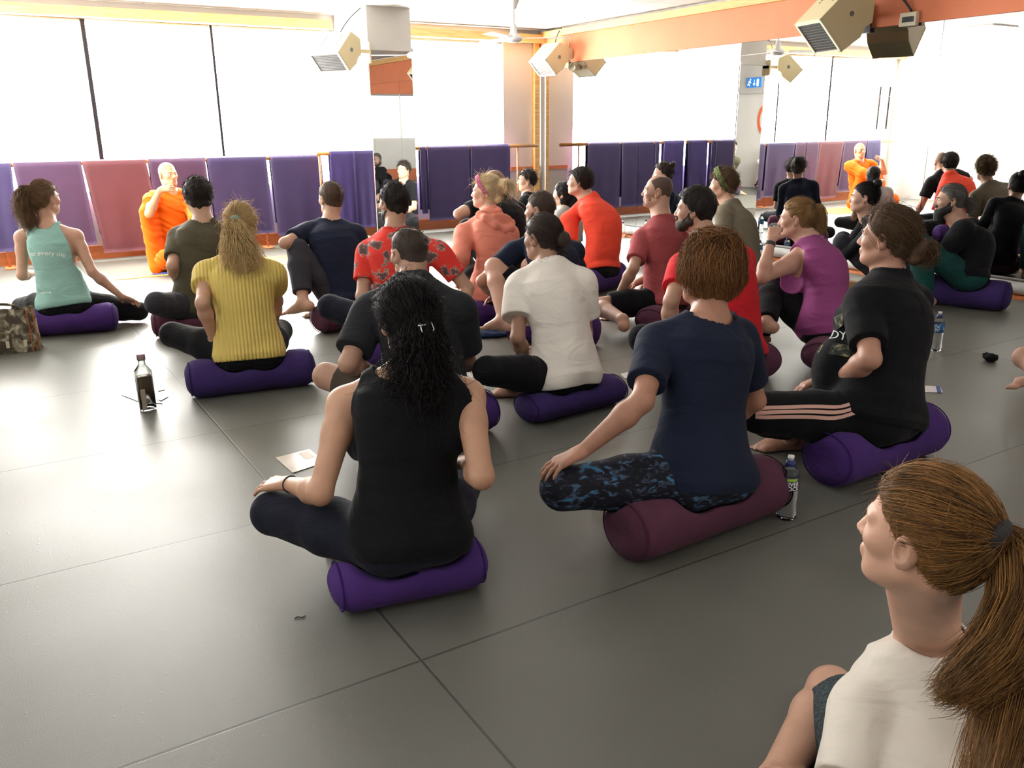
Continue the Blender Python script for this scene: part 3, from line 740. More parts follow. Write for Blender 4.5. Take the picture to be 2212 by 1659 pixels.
def floor_mat():
    m = bpy.data.materials.new('tatami_vinyl'); m.use_nodes = True; nt = m.node_tree; N = nt.nodes; L = nt.links; b = N['Principled BSDF']
    tc = N.new('ShaderNodeTexCoord'); mp = N.new('ShaderNodeMapping'); mp.inputs['Location'].default_value = (-.82+2.14*4, -1.805+1.067*6, 0)
    L.new(tc.outputs['Object'], mp.inputs[0])
    br = N.new('ShaderNodeTexBrick'); br.offset = 0; br.squash = 1; br.inputs['Scale'].default_value = 1
    br.inputs['Brick Width'].default_value = 2.14; br.inputs['Row Height'].default_value = 1.067; br.inputs['Mortar Size'].default_value = .0045
    br.inputs['Mortar Smooth'].default_value = .3; br.inputs['Bias'].default_value = 0
    L.new(mp.outputs[0], br.inputs['Vector'])
    base, base2 = srgb('#6c6c64'), srgb('#64645c')
    br.inputs['Color1'].default_value = (*base, 1); br.inputs['Color2'].default_value = (*base2, 1); br.inputs['Mortar'].default_value = (.06, .058, .052, 1)
    n1 = N.new('ShaderNodeTexNoise'); n1.inputs['Scale'].default_value = 1.7; n1.inputs['Detail'].default_value = 5; L.new(tc.outputs['Object'], n1.inputs['Vector'])
    mx = N.new('ShaderNodeMixRGB'); mx.blend_type = 'MULTIPLY'; mx.inputs[0].default_value = .35
    L.new(br.outputs['Color'], mx.inputs[1]); L.new(n1.outputs['Fac'], mx.inputs[2]); L.new(mx.outputs[0], b.inputs['Base Color'])
    rr = N.new('ShaderNodeMapRange'); rr.inputs['To Min'].default_value = .38; rr.inputs['To Max'].default_value = .55; L.new(n1.outputs['Fac'], rr.inputs['Value']); L.new(rr.outputs[0], b.inputs['Roughness'])
    n2 = N.new('ShaderNodeTexNoise'); n2.inputs['Scale'].default_value = 240; n2.inputs['Detail'].default_value = 2; L.new(tc.outputs['Object'], n2.inputs['Vector'])
    n3 = N.new('ShaderNodeTexVoronoi'); n3.inputs['Scale'].default_value = 34; L.new(tc.outputs['Object'], n3.inputs['Vector'])
    n4 = N.new('ShaderNodeMapRange'); n4.inputs['From Min'].default_value = 0; n4.inputs['From Max'].default_value = .17; n4.inputs['To Min'].default_value = .8; n4.inputs['To Max'].default_value = 0
    L.new(n3.outputs['Distance'], n4.inputs['Value'])
    gate = N.new('ShaderNodeMath'); gate.operation = 'GREATER_THAN'; gate.inputs[1].default_value = .62
    sp = N.new('ShaderNodeSeparateColor'); L.new(n3.outputs['Color'], sp.inputs[0]); L.new(sp.outputs[0], gate.inputs[0])
    g2 = N.new('ShaderNodeMath'); g2.operation = 'MULTIPLY'; L.new(n4.outputs[0], g2.inputs[0]); L.new(gate.outputs[0], g2.inputs[1])
    a1 = N.new('ShaderNodeMath'); a1.operation = 'MULTIPLY_ADD'; a1.inputs[1].default_value = .55; L.new(n2.outputs['Fac'], a1.inputs[0]); L.new(g2.outputs[0], a1.inputs[2])
    a2 = N.new('ShaderNodeMath'); a2.operation = 'MULTIPLY_ADD'; a2.inputs[1].default_value = -3.0; L.new(br.outputs['Fac'], a2.inputs[0]); L.new(a1.outputs[0], a2.inputs[2])
    bp = N.new('ShaderNodeBump'); bp.inputs['Strength'].default_value = .5; bp.inputs['Distance'].default_value = .0016; L.new(a2.outputs[0], bp.inputs['Height']); L.new(bp.outputs[0], b.inputs['Normal'])
    b.inputs['Specular IOR Level'].default_value = .75
    return m
struct('floor', MB().box((XL-.2, YB-.2, -.1), (XR+.2, YF2+.2, 0)), floor_mat())
def ceil_mat():
    m = mat('ceiling_tile', (.8, .79, .76), .9); nt = m.node_tree; N = nt.nodes; L = nt.links
    br = N.new('ShaderNodeTexBrick'); br.offset = 0; br.inputs['Scale'].default_value = 1; br.inputs['Brick Width'].default_value = 1.2; br.inputs['Row Height'].default_value = .6
    br.inputs['Mortar Size'].default_value = .012; br.inputs['Color1'].default_value = (.8, .79, .76, 1); br.inputs['Color2'].default_value = (.76, .75, .72, 1); br.inputs['Mortar'].default_value = (.6, .59, .57, 1)
    tc = N.new('ShaderNodeTexCoord'); mp = N.new('ShaderNodeMapping'); mp.inputs['Location'].default_value = (10.15, 12.05, 0); L.new(tc.outputs['Object'], mp.inputs[0]); L.new(mp.outputs[0], br.inputs['Vector'])
    L.new(br.outputs['Color'], N['Principled BSDF'].inputs['Base Color']); return m
struct('ceiling', MB().box((XL-.2, YB-.2, ZC), (XR+.2, YF2+.2, ZC+.1)), ceil_mat())
struct('wall_back', MB().box((XL-.2, YB-.2, 0), (XR+.2, YB, ZC)), m_white)
struct('trim_7', MB().box((XL, YB, 2.187), (XR, YB+.04, 2.56)).box((XL, YB, 0), (XR, YB+.04, .3)), m_terra)
struct('wall_left', MB().box((XL-.2, YB, 0), (XL, 7.3, ZC)).box((XL-.2, 7.3, 0), (XL, YF, .95)).box((XL-.2, 7.3, 2.5), (XL, YF, ZC)).box((XL-.2, 10.2, .95), (XL, YF, 2.5)), m_white)
struct('wall_right', MB().box((XR+.03, YB, 0), (XR+.2, YF2+.2, ZC)), m_white)
# front wall: sill wall, head, pier at the left end
wf = MB().box((XL, YF, 0), (4.3, YF+.15, .72)).box((XL, YF, 2.47), (4.3, YF+.15, ZC)).box((XL-.2, YF-.01, 0), (.0, YF+.15, ZC))
wf.box((4.3, YF2, 0), (XR, YF2+.15, .72)).box((4.3, YF2, 2.47), (XR, YF2+.15, ZC))
struct('wall_front', wf, m_white)
xb = onY(1085, 200, YF2)[0]
struct('wall_corner', MB().box((xb, YF2-.03, .72), (XR, YF2, 2.5)), m_peach)
struct('trim_1', MB().box((XR-.13, YF2-.1, 0), (XR-.05, YF2-.03, 2.5)), m_pine)
# skirting and beams
struct('baseboard_front', MB().box((0, YF-.03, 0), (3.98, YF, .14)).box((4.51, YF2-.03, 0), (XR, YF2, .14)), m_orange)
xe = onY(711, 50, 10.3)[0]
struct('trim_2', MB().box((XL, 10.27, 2.475), (xe, 10.4, 2.575)), m_pine)
struct('trim_3', MB().box((4.52, 10.55, 2.475), (XR, 10.68, 2.575)), m_pine)
struct('trim_4', MB().box((XR-.09, YB, 2.53), (XR+.02, YF2-.16, 2.61)), m_pinelong)
struct('beam', MB().box((XR-.03, YB, 2.187), (XR+.03, YF2, 2.56)), m_terra)
struct('baseboard_right', MB().box((XR-.02, YB, .0), (XR+.02, YF2-.16, .1)).box((XR-.17, YB, 0), (XR-.02, YF2-.2, .02)), m_orange)
# pillar with a mirror on its face
PX0, PX1, PY = 3.98, 4.51, 9.43
struct('pillar', MB().box((PX0, PY, 0), (PX1, YF2, ZC)).box((PX0-.012, PY-.03, 2.19), (PX1+.012, PY, 2.225)), m_grey)
# windows: mullions behind sunlit roller blinds
def blind_mat(name, L_):
    m = mat(name, (.9, .9, .88), .9); m.node_tree.nodes['Principled BSDF'].inputs['Emission Color'].default_value = (1, .985, .95, 1)
    m.node_tree.nodes['Principled BSDF'].inputs['Emission Strength'].default_value = L_; return m
m_blind = blind_mat('sunlit_blind', WIN_L); m_blind2 = blind_mat('sunlit_blind_side', SIDE_L)
bx = [.02, onY(199, 200, YF)[0], onY(469, 200, YF)[0], 2.62, 3.3, 3.97]
m_alu = mat('rail_grey', (.35, .34, .34), .5)
def blind(x0, x1, Y, z0, z1, label):
    r = root('roller_blind', ((x0+x1)/2, Y, z0), label, 'blind', 'roller blinds lit by the sun')
    MB().box((x0, Y, z0), (x1, Y+.004, z1)).build('fabric', m_blind, r)
    MB().tube([(x0, Y+.002, z0), (x1, Y+.002, z0)], .008, 8).build('bottom_bar', m_blind, r, True)
    MB().tube([(x0, Y+.012, z1), (x1, Y+.012, z1)], .02, 10).build('roller', m_alu, r, True)
labs = ['glowing white roller blind left of the first dark slit in the window wall', 'glowing white roller blind between the two dark slits', 'glowing white roller blind just right of the second dark slit',
        'glowing white roller blind behind the left ceiling-level heater', 'glowing white roller blind beside the left edge of the mirrored pillar']
for i in range(5):
    g = .05 if i in (0, 1) else .004
    blind(bx[i]+(.05 if i in (1, 2) else .004)*.5, bx[i+1]-g*.5, YF-.02, .78, 2.46, labs[i])
blind(4.52, xb-.01, YF2-.02, .78, 2.46, 'wide glowing white roller blind between the pillar and the peach corner wall')
wn = MB()
for x, w_ in ((bx[1], .021), (bx[2], .013)): wn.box((x-w_, YF-.024, .72), (x+w_, YF+.05, 2.47))
struct('window_1', wn, m_dark)
m_sky = mat('bright_sky', (1, 1, 1), 1, emit=((1, 1, 1), 6))
struct('window_2', MB().box((0, YF+.08, .72), (PX0, YF+.1, 2.47)).box((PX1, YF2+.08, .72), (xb, YF2+.1, 2.47)), m_sky)
for i, (a, b) in enumerate(((7.3, 8.75), (8.77, 10.2))):
    r = root('roller_blind', (XL, (a+b)/2, .95), ('glowing blind on the left side wall, nearer the exit sign', 'glowing blind on the left side wall, next to the window wall')[i], 'blind', 'roller blinds of the side wall')
    MB().box((XL-.01, a, .95), (XL-.006, b, 2.5)).build('fabric', m_blind2, r)
    MB().tube([(XL-.02, a, 2.5), (XL-.02, b, 2.5)], .02, 8).build('roller', m_alu, r, True)

m_blind3 = blind_mat('daylit_blind_back', 1.6)
for i, (a, b) in enumerate(((2.2, 4.4), (4.45, 6.7))):
    r = root('roller_blind', ((a+b)/2, YB+.02, 1.1), ('pale blind on the back wall, left of the pair seen in the pillar mirror', 'pale blind on the back wall, right of the pair seen in the pillar mirror')[i], 'blind', 'roller blinds of the back wall')
    MB().box((a, YB+.015, 1.1), (b, YB+.019, 2.15)).build('fabric', m_blind3, r)
    MB().tube([(a, YB+.025, 2.16), (b, YB+.025, 2.16)], .02, 8).build('roller', m_alu, r, True)
m_fill_near = blind_mat('added_fill_near', 1.5)  # fill light: glowing blinds added out of view to brighten the left foreground
for i, (a, b) in enumerate(((-.2, 1.95), (2.0, 4.2))):
    r = root('roller_blind', (XL+.02, (a+b)/2, 1.0), ('pale blind on the left side wall beside the photographer', 'pale blind on the left side wall level with the yellow top')[i], 'blind', 'roller blinds of the side wall')
    MB().box((XL+.012, a, 1.0), (XL+.016, b, 2.4)).build('fabric', m_fill_near, r)
    MB().tube([(XL+.025, a, 2.41), (XL+.025, b, 2.41)], .02, 8).build('roller', m_alu, r, True)
# mirrors
edges = [10.58, 9.82, 8.51, 7.22, 5.93, 4.62, 3.33, 2.03, .74, -.55]
where = ['in the corner beside the window wall', 'behind the man in the red-orange shirt', 'behind the bald man in the dusty red shirt', 'behind the woman with the green headband', 'behind the dark-haired woman hugging her knees',
         'behind the grey-bearded man', 'at the right edge of the picture', 'past the right edge of the picture', 'furthest from the window wall']
for i in range(9):
    o = MB().box((XR-.012, edges[i+1]+.0025, .1), (XR-.006, edges[i]-.0025, 2.187)).build('mirror_panel', m_mirror)
    tag(o, 'tall frameless wall mirror '+where[i], 'mirror', 'mirrors along the right wall')
o = MB().box((PX0-.008, PY+.01, .12), (PX0-.002, YF-.03, 2.19)).build('mirror_panel', m_mirror); tag(o, 'narrow mirror on the left flank of the pillar, reflecting a violet mat', 'mirror')
o = MB().box((PX1+.002, PY+.01, .12), (PX1+.008, YF2-.03, 2.19)).build('mirror_panel', m_mirror); tag(o, 'narrow mirror on the right flank of the pillar, facing the corner', 'mirror')
o = MB().box((PX0+.0, PY-.008, .12), (PX1-.0, PY-.002, 2.19)).build('mirror_panel', m_mirror)
tag(o, 'narrow tall mirror on the face of the square pillar', 'mirror')
m_foam = mat('grey_foam', (.5, .5, .47), .8, (.42, .42, .4), 9)
o = MB().tube([(XR-.085, YB+.2, .075), (XR-.085, 10.4, .075)], .052, 14).build('foam_roll', m_foam, None, True)
tag(o, 'long pale grey foam tube lying along the foot of the mirror wall', 'foam tube')

# ceiling light panels
m_panel = mat('light_panel', (1, 1, 1), .5, emit=((1, .97, .9), PANEL_L)); m_tray = mat('tray_white', (.8, .8, .8), .5)
pos = [(1.75, 7.5), (4.5, 7.5), (1.75, 4.9), (4.5, 4.9), (1.75, 2.3), (4.5, 2.3), (1.75, -.3), (4.5, -.3)]
pl = ['over the olive-shirted man', 'over the man in the red-orange shirt', 'over the woman in the yellow top', 'over the bearded man in red', 'over the woman in the black tank top', 'over the woman in striped trousers', 'over the photographer', 'over the back right part of the room']
for (x, y), t in zip(pos, pl):
    r = root('ceiling_light', (x, y, ZC-.02), 'square white ceiling light panel '+t, 'ceiling light', 'ceiling light panels')
    MB().box((x-.3, y-.3, ZC-.012), (x+.3, y+.3, ZC-.004)).build('diffuser', m_panel, r)
    f = MB()
    for a, b in (((-.32, -.32), (.32, -.3)), ((-.32, .3), (.32, .32)), ((-.32, -.3), (-.3, .3)), ((.3, -.3), (.32, .3))): f.box((x+a[0], y+a[1], ZC-.02), (x+b[0], y+b[1], ZC-.001))
    f.build('frame', m_tray, r)

# barres and the yoga mats hung over them
def barre(x0, x1, Y, z, posts, label, ends=True):
    r = root('ballet_barre', ((x0+x1)/2, Y, 0), label, 'barre', 'ballet barres')
    MB().tube([(x0, Y, z), (x1, Y, z)], .024, 12).build('rail', m_pinefaded, r, True)
    for x in posts: MB().tube([(x, Y, .0), (x, Y, z-.02)], .013, 10).box((x-.05, Y-.12, 0), (x+.05, Y+.12, .012)).build('post', m_orange, r, True)
BY, BZ = 10.23, 1.035
barre(-.4, 3.55, BY, BZ, [.2, 1.63, 2.9], 'long wooden barre below the blinds left of the pillar')
barre(3.52, 3.92, 10.06, 1.075, [3.55, 3.88], 'short wooden barre standing just left of the pillar')
barre(4.55, onY(1161, 320, 10.5)[0], 10.5, 1.10, [4.9, onY(1118, 340, 10.5)[0]], 'wooden barre between the pillar and the corner')
def hung_mat(x0, x1, Y, z, front, back, mt, label, seed, tilt=0):
    n, m = 14, 40; rs = R_(seed); s_ = np.linspace(0, 1, m); P = []
    for side in (1, 0):
        for j in range(m):
            L1 = front; total = front+back+math.pi*.03; d = s_[j]*total; r = .03+(.005 if side else 0)
            if d < front: y, zz = Y-r, z-front+d
            elif d < front+math.pi*.03: a = (d-front)/.03; y, zz = Y-r*math.cos(a), z+r*math.sin(a)
            else: y, zz = Y+r, z-(d-front-math.pi*.03)
            for i in range(n+1):
                x = x0+(x1-x0)*i/n; hang = min(1, abs(z-zz)/.8)
                P.append((x+tilt*hang*.04, y+(-1 if y < Y else 1)*hang*(.012*math.sin(i*1.1+seed)+.01*math.sin(i*.5+seed*2))*(.6+.4*side*0), zz))
    P = np.array(P); k = m*(n+1); F = []
    for o_, fl in ((0, 0), (k, 1)):
        for j in range(m-1):
            for i in range(n):
                q = [o_+j*(n+1)+i, o_+j*(n+1)+i+1, o_+(j+1)*(n+1)+i+1, o_+(j+1)*(n+1)+i]; F.append(q[::-1] if fl else q)
    for j in range(m-1):
        for i in (0, n): F.append([j*(n+1)+i, (j+1)*(n+1)+i, k+(j+1)*(n+1)+i, k+j*(n+1)+i])
    for i in range(n):
        for j in (0, m-1): F.append([j*(n+1)+i, j*(n+1)+i+1, k+j*(n+1)+i+1, k+j*(n+1)+i])
    o = link('yoga_mat', mesh_np('yoga_mat', P, [np.array(F)]), mt); tag(o, label, 'yoga mat', 'yoga mats hung over the barres')
    return o
def matm(n, hx): c = srgb(hx); return mat(n, c, .65, tuple(x*.92 for x in c), 6, bump=.2, bscale=260, spec=.3)
mp = {k: matm('mat_'+k, v) for k, v in dict(purple='#3b3157', plum='#4b344f', red='#5f353c', blue='#343456', bright='#473b72').items()}  # red: a purple mat with the reddish glare put into its colour
X_ = lambda u, Y=10.2: onY(u, 345, Y)[0]
rows = [(-75, 22, 'purple', .86, 'purple yoga mat at the left edge of the picture'), (26, 174, 'plum', .85, 'plum yoga mat behind the woman in the mint tank top'), (177, 315, 'red', .95, 'reddish plum yoga mat just left of the monk'),  # second and third mats: reddish glare painted into their purple
        (320, 443, 'plum', .93, 'plum purple yoga mat right behind the monk'), (447, 575, 'purple', .86, 'purple yoga mat above the man in the olive shirt'), (584, 694, 'purple', .9, 'purple yoga mat left of the short barre')]
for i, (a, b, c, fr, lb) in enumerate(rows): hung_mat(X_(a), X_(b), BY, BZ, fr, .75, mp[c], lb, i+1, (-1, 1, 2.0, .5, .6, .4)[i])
hung_mat(onY(712, 330, 10.03)[0], onY(764, 330, 10.03)[0], 10.06, 1.075, .9, .8, mp['bright'], 'bright violet yoga mat on the short barre beside the pillar', 8)
hung_mat(4.57, 4.98, 10.5, 1.10, .9, .8, mp['bright'], 'violet yoga mat between the pillar and the right barre mats, seen in the mirror', 13)
hung_mat(onY(905, 320, 10.5)[0], onY(917, 320, 10.5)[0], 10.5, 1.10, .85, .8, mp['purple'], 'purple yoga mat hard against the right side of the pillar', 10)
hung_mat(onY(921, 320, 10.5)[0], onY(1011, 320, 10.5)[0], 10.5, 1.10, .95, .8, mp['purple'], 'purple yoga mat second along right of the pillar', 11)
hung_mat(onY(1015, 320, 10.5)[0], onY(1099, 320, 10.5)[0], 10.5, 1.10, .95, .8, mp['purple'], 'purple yoga mat at the end of the right barre by the corner', 12)
# lower window-bay panel and sill by the corner
struct('trim_5', MB().box((onY(1100, 380, YF2)[0], YF2-.05, .75), (XR, YF2, .8)), m_orange)
m_lpanel = mat('pale_panel', (.5, .49, .45), .7)
struct('wall_panel', MB().box((onY(1100, 380, YF2)[0], YF2-.035, .14), (XR, YF2-.005, .75)), m_lpanel)
# ------------------------------------------------------------------ bolsters
def p_roll(c, ax, hl, rx, rz, rd=.05, k=.01):
    c = np.asarray(c, float); ax = unit(ax); sd = unit(np.cross((0, 0, 1), ax)); m = hl+rx
    def f(x, y, z):
        X, Y, Z = x-c[0], y-c[1], z-c[2]
        a = np.abs(X*ax[0]+Y*ax[1]+Z*ax[2])-hl+rd; b = (X*sd[0]+Y*sd[1]+Z*sd[2])/rx; q = Z/rz
        k0 = np.sqrt(b*b+q*q); k1 = np.sqrt((b/rx)**2+(q/rz)**2); d2 = k0*(k0-1)/np.maximum(k1, 1e-5)+rd
        return np.sqrt(np.maximum(a, 0)**2+np.maximum(d2, 0)**2)+np.minimum(np.maximum(a, d2), 0)-rd
    e = np.abs(ax)*hl+(1-np.abs(ax))*0+rx; e[2] = rz
    return (c-e, c+e, f, k)
m_purple = cloth('purple_cotton', '#482d70', .8); m_plum = cloth('plum_cotton', '#563043', .8)
m_dpurple = cloth('deep_purple_cotton', '#3a2a60', .8)
m_seam = {id(m_purple): cloth('purple_seam', '#3a1f68'), id(m_plum): cloth('plum_seam', '#432433'), id(m_dpurple): cloth('deep_purple_seam', '#2c1d4e')}
def bolster(sitters, c, axis, L, rx, rz, m, label, h=.007, rd=.07, seam=None, handle=False):
    c = V(*c); ax = unit(axis); sd = unit(np.cross((0, 0, 1), ax))
    if len(c) == 2: c = V(c[0], c[1], rz)
    v = Vol([p_roll(c, ax, L/2, rx, rz, rd)], h, pad=.03)
    v.fold(.003, (9, 9, 9), int(abs(c[0]*100)) % 50)
    for k in sitters:
        s_ = PEOPLE[k]; v.sub(s_.get('bottomP', []), .02, s_.get('bottomOff', .01)+.006)
        if 'topP' in s_: v.sub(s_['topP'][:1], .02, s_['topOff']+.006)
    v.keep((0, 0, -1), -.002)
    Vt, F = v.mesh('bolster', 1); base = V(c[0], c[1], 0)
    o = link('bolster', mesh_np('bolster', Vt-base, [F]), m); o.location = Vector(base); tag(o, label, 'bolster', 'yoga bolsters')
    # end seams: piping rings round each flat end, and a carrying strap
    for q in (-1, 1):
        a = np.linspace(0, 2*np.pi, 40); e = c+ax*q*(L/2-rd*.35)-base
        pts = [e+sd*math.cos(t)*(rx-rd*.16)+V(0, 0, 1)*math.sin(t)*(rz-rd*.16) for t in a]
        if not sitters or q: s2 = MB().tube(pts, .0028, 6).build('end_seam', m_seam[id(m)], None, True); s2.parent = o
    if handle:
        q = seam or -1; e = c+ax*q*(L/2+.003)-base
        s3 = MB().tube([e-sd*rx*.6+V(0, 0, .1)*rz, e-sd*.02+ax*q*.012+V(0, 0, .55)*rz, e+sd*rx*.6+V(0, 0, .2)*rz], .007, 6).build('strap', m_seam[id(m)], None, True); s3.parent = o
    return o
def bol(key, L=.66, rx=.115, rz=.1, m=None, label='', sh=0, fwd=0, turn=0, **k):
    s_ = PEOPLE[key]; r = math.radians(turn); ax = s_['rt']*math.cos(r)+s_['fw']*math.sin(r)
    c = s_['P']+s_['rt']*sh+s_['fw']*fwd
    return bolster([key], (c[0], c[1], rz), ax, L, rx, rz, m or m_purple, label, **k)

# ------------------------------------------------------------------ clothes
K = cloth
m_mint = K('mint_jersey', '#86aea6', .88); m_blackleg = K('black_leggings', '#101014', .8); m_olive = K('olive_jersey', '#4b4636', .85)
m_navy = K('navy_jersey', '#181f33', .85); m_char = K('charcoal_jersey', '#202226', .85); m_greyleg = K('grey_trousers', '#33333a', .8)
m_blk = K('black_jersey', '#0c0d11', .8); m_khaki = K('tan_shorts', '#4a4038'); m_pink = K('coral_jersey', '#dc8a76', .88); m_white = m_white
m_wt = K('white_jersey', '#e8e2d8', .93); m_wt2 = K('white_cotton', '#e8e0d4', .95, wr=(5, .8)); m_ro = K('red_orange_jersey', '#f2503a', .9); m_dusty = K('dusty_red_jersey', '#9c4a4c', .85)
m_red = K('red_jersey', '#c8222c', .88); m_taupe = K('taupe_jersey', '#77705f', .86); m_mag = K('magenta_jersey', '#93487e', .86); m_teal = K('teal_trousers', '#15423f')
m_navyl = K('navy_leggings', '#1a1d2a'); m_robe = K('orange_robe', '#e0640a', .9, wr=(4, .3))
def rib_mat():
    m = K('yellow_rib', '#d4bc68', .92, 0, wr=None); nt = m.node_tree; N = nt.nodes; L = nt.links; b = N['Principled BSDF']
    tc = N.new('ShaderNodeTexCoord'); mp_ = N.new('ShaderNodeMapping'); mp_.inputs['Rotation'].default_value = (0, 0, math.radians(14)); L.new(tc.outputs['Object'], mp_.inputs[0])
    w_ = N.new('ShaderNodeTexWave'); w_.bands_direction = 'X'; w_.inputs['Scale'].default_value = 17; w_.inputs['Distortion'].default_value = .6; w_.inputs['Detail'].default_value = 1; L.new(mp_.outputs[0], w_.inputs[0])
    bp = N.new('ShaderNodeBump'); bp.inputs['Strength'].default_value = .9; bp.inputs['Distance'].default_value = .006; L.new(w_.outputs['Fac'], bp.inputs['Height']); L.new(bp.outputs[0], b.inputs['Normal'])
    return m
m_yel = rib_mat()
def floral():
    m = mat('floral_jersey', srgb('#cf3a32'), .9, spec=.2); nt = m.node_tree; N = nt.nodes; L = nt.links; b = N['Principled BSDF']
    tc = N.new('ShaderNodeTexCoord'); n0 = N.new('ShaderNodeTexNoise'); n0.inputs['Scale'].default_value = 9; L.new(tc.outputs['Object'], n0.inputs[0])
    mx = N.new('ShaderNodeMixRGB'); mx.inputs[0].default_value = .13; L.new(tc.outputs['Object'], mx.inputs[1]); L.new(n0.outputs['Color'], mx.inputs[2])
    v = N.new('ShaderNodeTexVoronoi'); v.inputs['Scale'].default_value = 12; L.new(mx.outputs[0], v.inputs[0])
    n = N.new('ShaderNodeTexNoise'); n.inputs['Scale'].default_value = 55; L.new(tc.outputs['Object'], n.inputs[0])
    a = N.new('ShaderNodeMath'); a.operation = 'MULTIPLY_ADD'; a.inputs[1].default_value = .75; L.new(n.outputs['Fac'], a.inputs[0]); L.new(v.outputs['Distance'], a.inputs[2])
    r = N.new('ShaderNodeValToRGB'); e = r.color_ramp.elements; e[0].position = .66; e[0].color = (*srgb('#5a4648'), 1); e[1].position = .82; e[1].color = (*srgb('#cf3a32'), 1)
    q = e.new(.76); q.color = (*srgb('#a78d80'), 1); L.new(a.outputs[0], r.inputs[0]); L.new(r.outputs[0], b.inputs['Base Color']); return m
m_floral = floral()
def camo(name, cols, sc, stretch=(1, 1, 1), pos=(.38, .46, .53, .6)):
    m = mat(name, cols[0], .8, spec=.25); nt = m.node_tree; N = nt.nodes; L = nt.links; b = N['Principled BSDF']
    tc = N.new('ShaderNodeTexCoord'); mp_ = N.new('ShaderNodeMapping'); mp_.inputs['Scale'].default_value = stretch; L.new(tc.outputs['Object'], mp_.inputs[0])
    n = N.new('ShaderNodeTexNoise'); n.inputs['Scale'].default_value = sc; n.inputs['Detail'].default_value = 3; n.inputs['Distortion'].default_value = 1.2; L.new(mp_.outputs[0], n.inputs[0])
    r = N.new('ShaderNodeValToRGB'); e = r.color_ramp.elements; r.color_ramp.interpolation = 'EASE'
    e[0].position = pos[0]; e[0].color = (*cols[0], 1); e[1].position = pos[3]; e[1].color = (*cols[3], 1)
    for p_, c in ((pos[1], cols[1]), (pos[2], cols[2])): q = e.new(p_); q.color = (*c, 1)
    L.new(n.outputs['Fac'], r.inputs[0]); L.new(r.outputs[0], b.inputs['Base Color']); return m
m_pattern = camo('patterned_leggings', [srgb('#11131c'), srgb('#151824'), srgb('#3c4458'), srgb('#2d6f94')], 24, (1, 1, 2.2), (.4, .52, .6, .68))
m_camoband = camo('leaf_headband', [srgb('#3d4a2c'), srgb('#6c7a48'), srgb('#4d5c38'), srgb('#8b9560')], 60)
m_hairtie = mat('hair_tie_black', (.02, .02, .022), .8, bump=.4, bscale=200)
m_tieg = mat('hair_tie_sage', srgb('#7d8a7a'), .8, bump=.4, bscale=150)
m_pinkband = mat('pink_headband', srgb('#b5567c'), .8)

BLACKH = ('#0e0c0d', '#1a1516'); BROWN = ('#3a2a1f', '#5a412c'); DK = ('#1b1512', '#2b211b'); BLOND = ('#a3814f', '#dcc08a'); DBLOND = ('#6f5434', '#9b7848')

# ------------------------------------------------------------------ the monk
def monk():
    def drape(o):
        P, fw, rt, s, N = o['P'], o['fw'], o['rt'], o['s'], o['N']; up = V(0, 0, 1); pr = []
        for q in (-1, 1):
            hp, kn, an = o['leg'][q][:3]
            pr += [p_cap(hp, kn, .095, .07, .04), p_cap(kn, an, .07, .05, .04)]
        pr += [p_ell(P+fw*.17-up*.03, [rt, fw, up], (.27, .2, .075), .05), p_ell(P-up*.06, [rt, fw, up], (.22, .18, .085), .05)]
        S0, el, wr = o['arm'][-1][:3]
        pr += [p_cap(S0, el, .07, .07, .03), p_cap(el, wr, .07, .065, .03), p_cap(el, P-rt*.27+fw*.12-up*.03, .06, .075, .05)]
        S0, el, wr = o['arm'][1][:3]
        e2 = el-fw*.09-up*.0
        for t in np.linspace(0, 1, 6): pr.append(p_cap(S0-fw*.03+(e2-S0)*t*.95, P+rt*(.24+.1*t)+fw*(.0+.14*t)-up*.07, .034, .045+.012*(int(t*5) % 2), .03))
        return pr
    o = person('monk', 'person in an orange robe with shaved head sitting on the yellow mat facing the others', s=1.0, fat=1.05, h=.006, pelP=(1.72, 9.2, .13), head=(363, 377, -.12), az=165, haz=158, hpitch=4, bow=.02,
               skinc='#d79f72', L=dict(wrP=FL(440, 520, .35), pole=(-.2, 1, -.6)), R=dict(el=(322, 462, 'n'), wr=(346, 408, 'n'), hd=(.35, -.85, .2), hn=(.6, .3, .6), curl=(.35, .5, .4)),
               hair=dict(line='buzz', th=.0025, fold=.0004, c=('#c2936c', '#cf9f76')), face=True, hs=1.02, group='people sitting on the studio floor',
               top=dict(name='robe', m=m_robe, kind='tee', sleeve=.3, off=.02, hem=-.9, gap=.022, fold=.009, ff=(1, 1, 1), foldM=np.array([(CAX*.5+V(0, 0, .85))*22, CFW*4, (CAX*.85-V(0, 0, .5))*2.0]), ridge=True, loose=.02, extraf=drape))
monk()
m_ymat = mat('yellow_mat', srgb('#eec04a'), .7, bump=.15, bscale=200)
a_, b_ = FL(258, 597), FL(232, 578)
o = MB().box((1.02, 8.78, .001), (2.85, 9.42, .006)).build('yoga_mat', m_ymat); tag(o, 'yellow mat lying on the floor under the monk', 'yoga mat')
m_cord = mat('blue_cord', srgb('#2a4fae'), .5)
rs = R_(3); c0 = FL(352, 592); t_ = np.linspace(0, 1, 90)
pts = [c0+V(.13*math.sin(t*19)*(.6+.4*math.cos(t*7))+t*.25-.1, .05*math.cos(t*23)-.02, .008+.004*math.sin(t*40)) for t in t_]
tag(MB().tube(pts, .005, 6).build('cord', m_cord, None, True), 'tangled blue cord lying on the floor in front of the monk', 'cord')

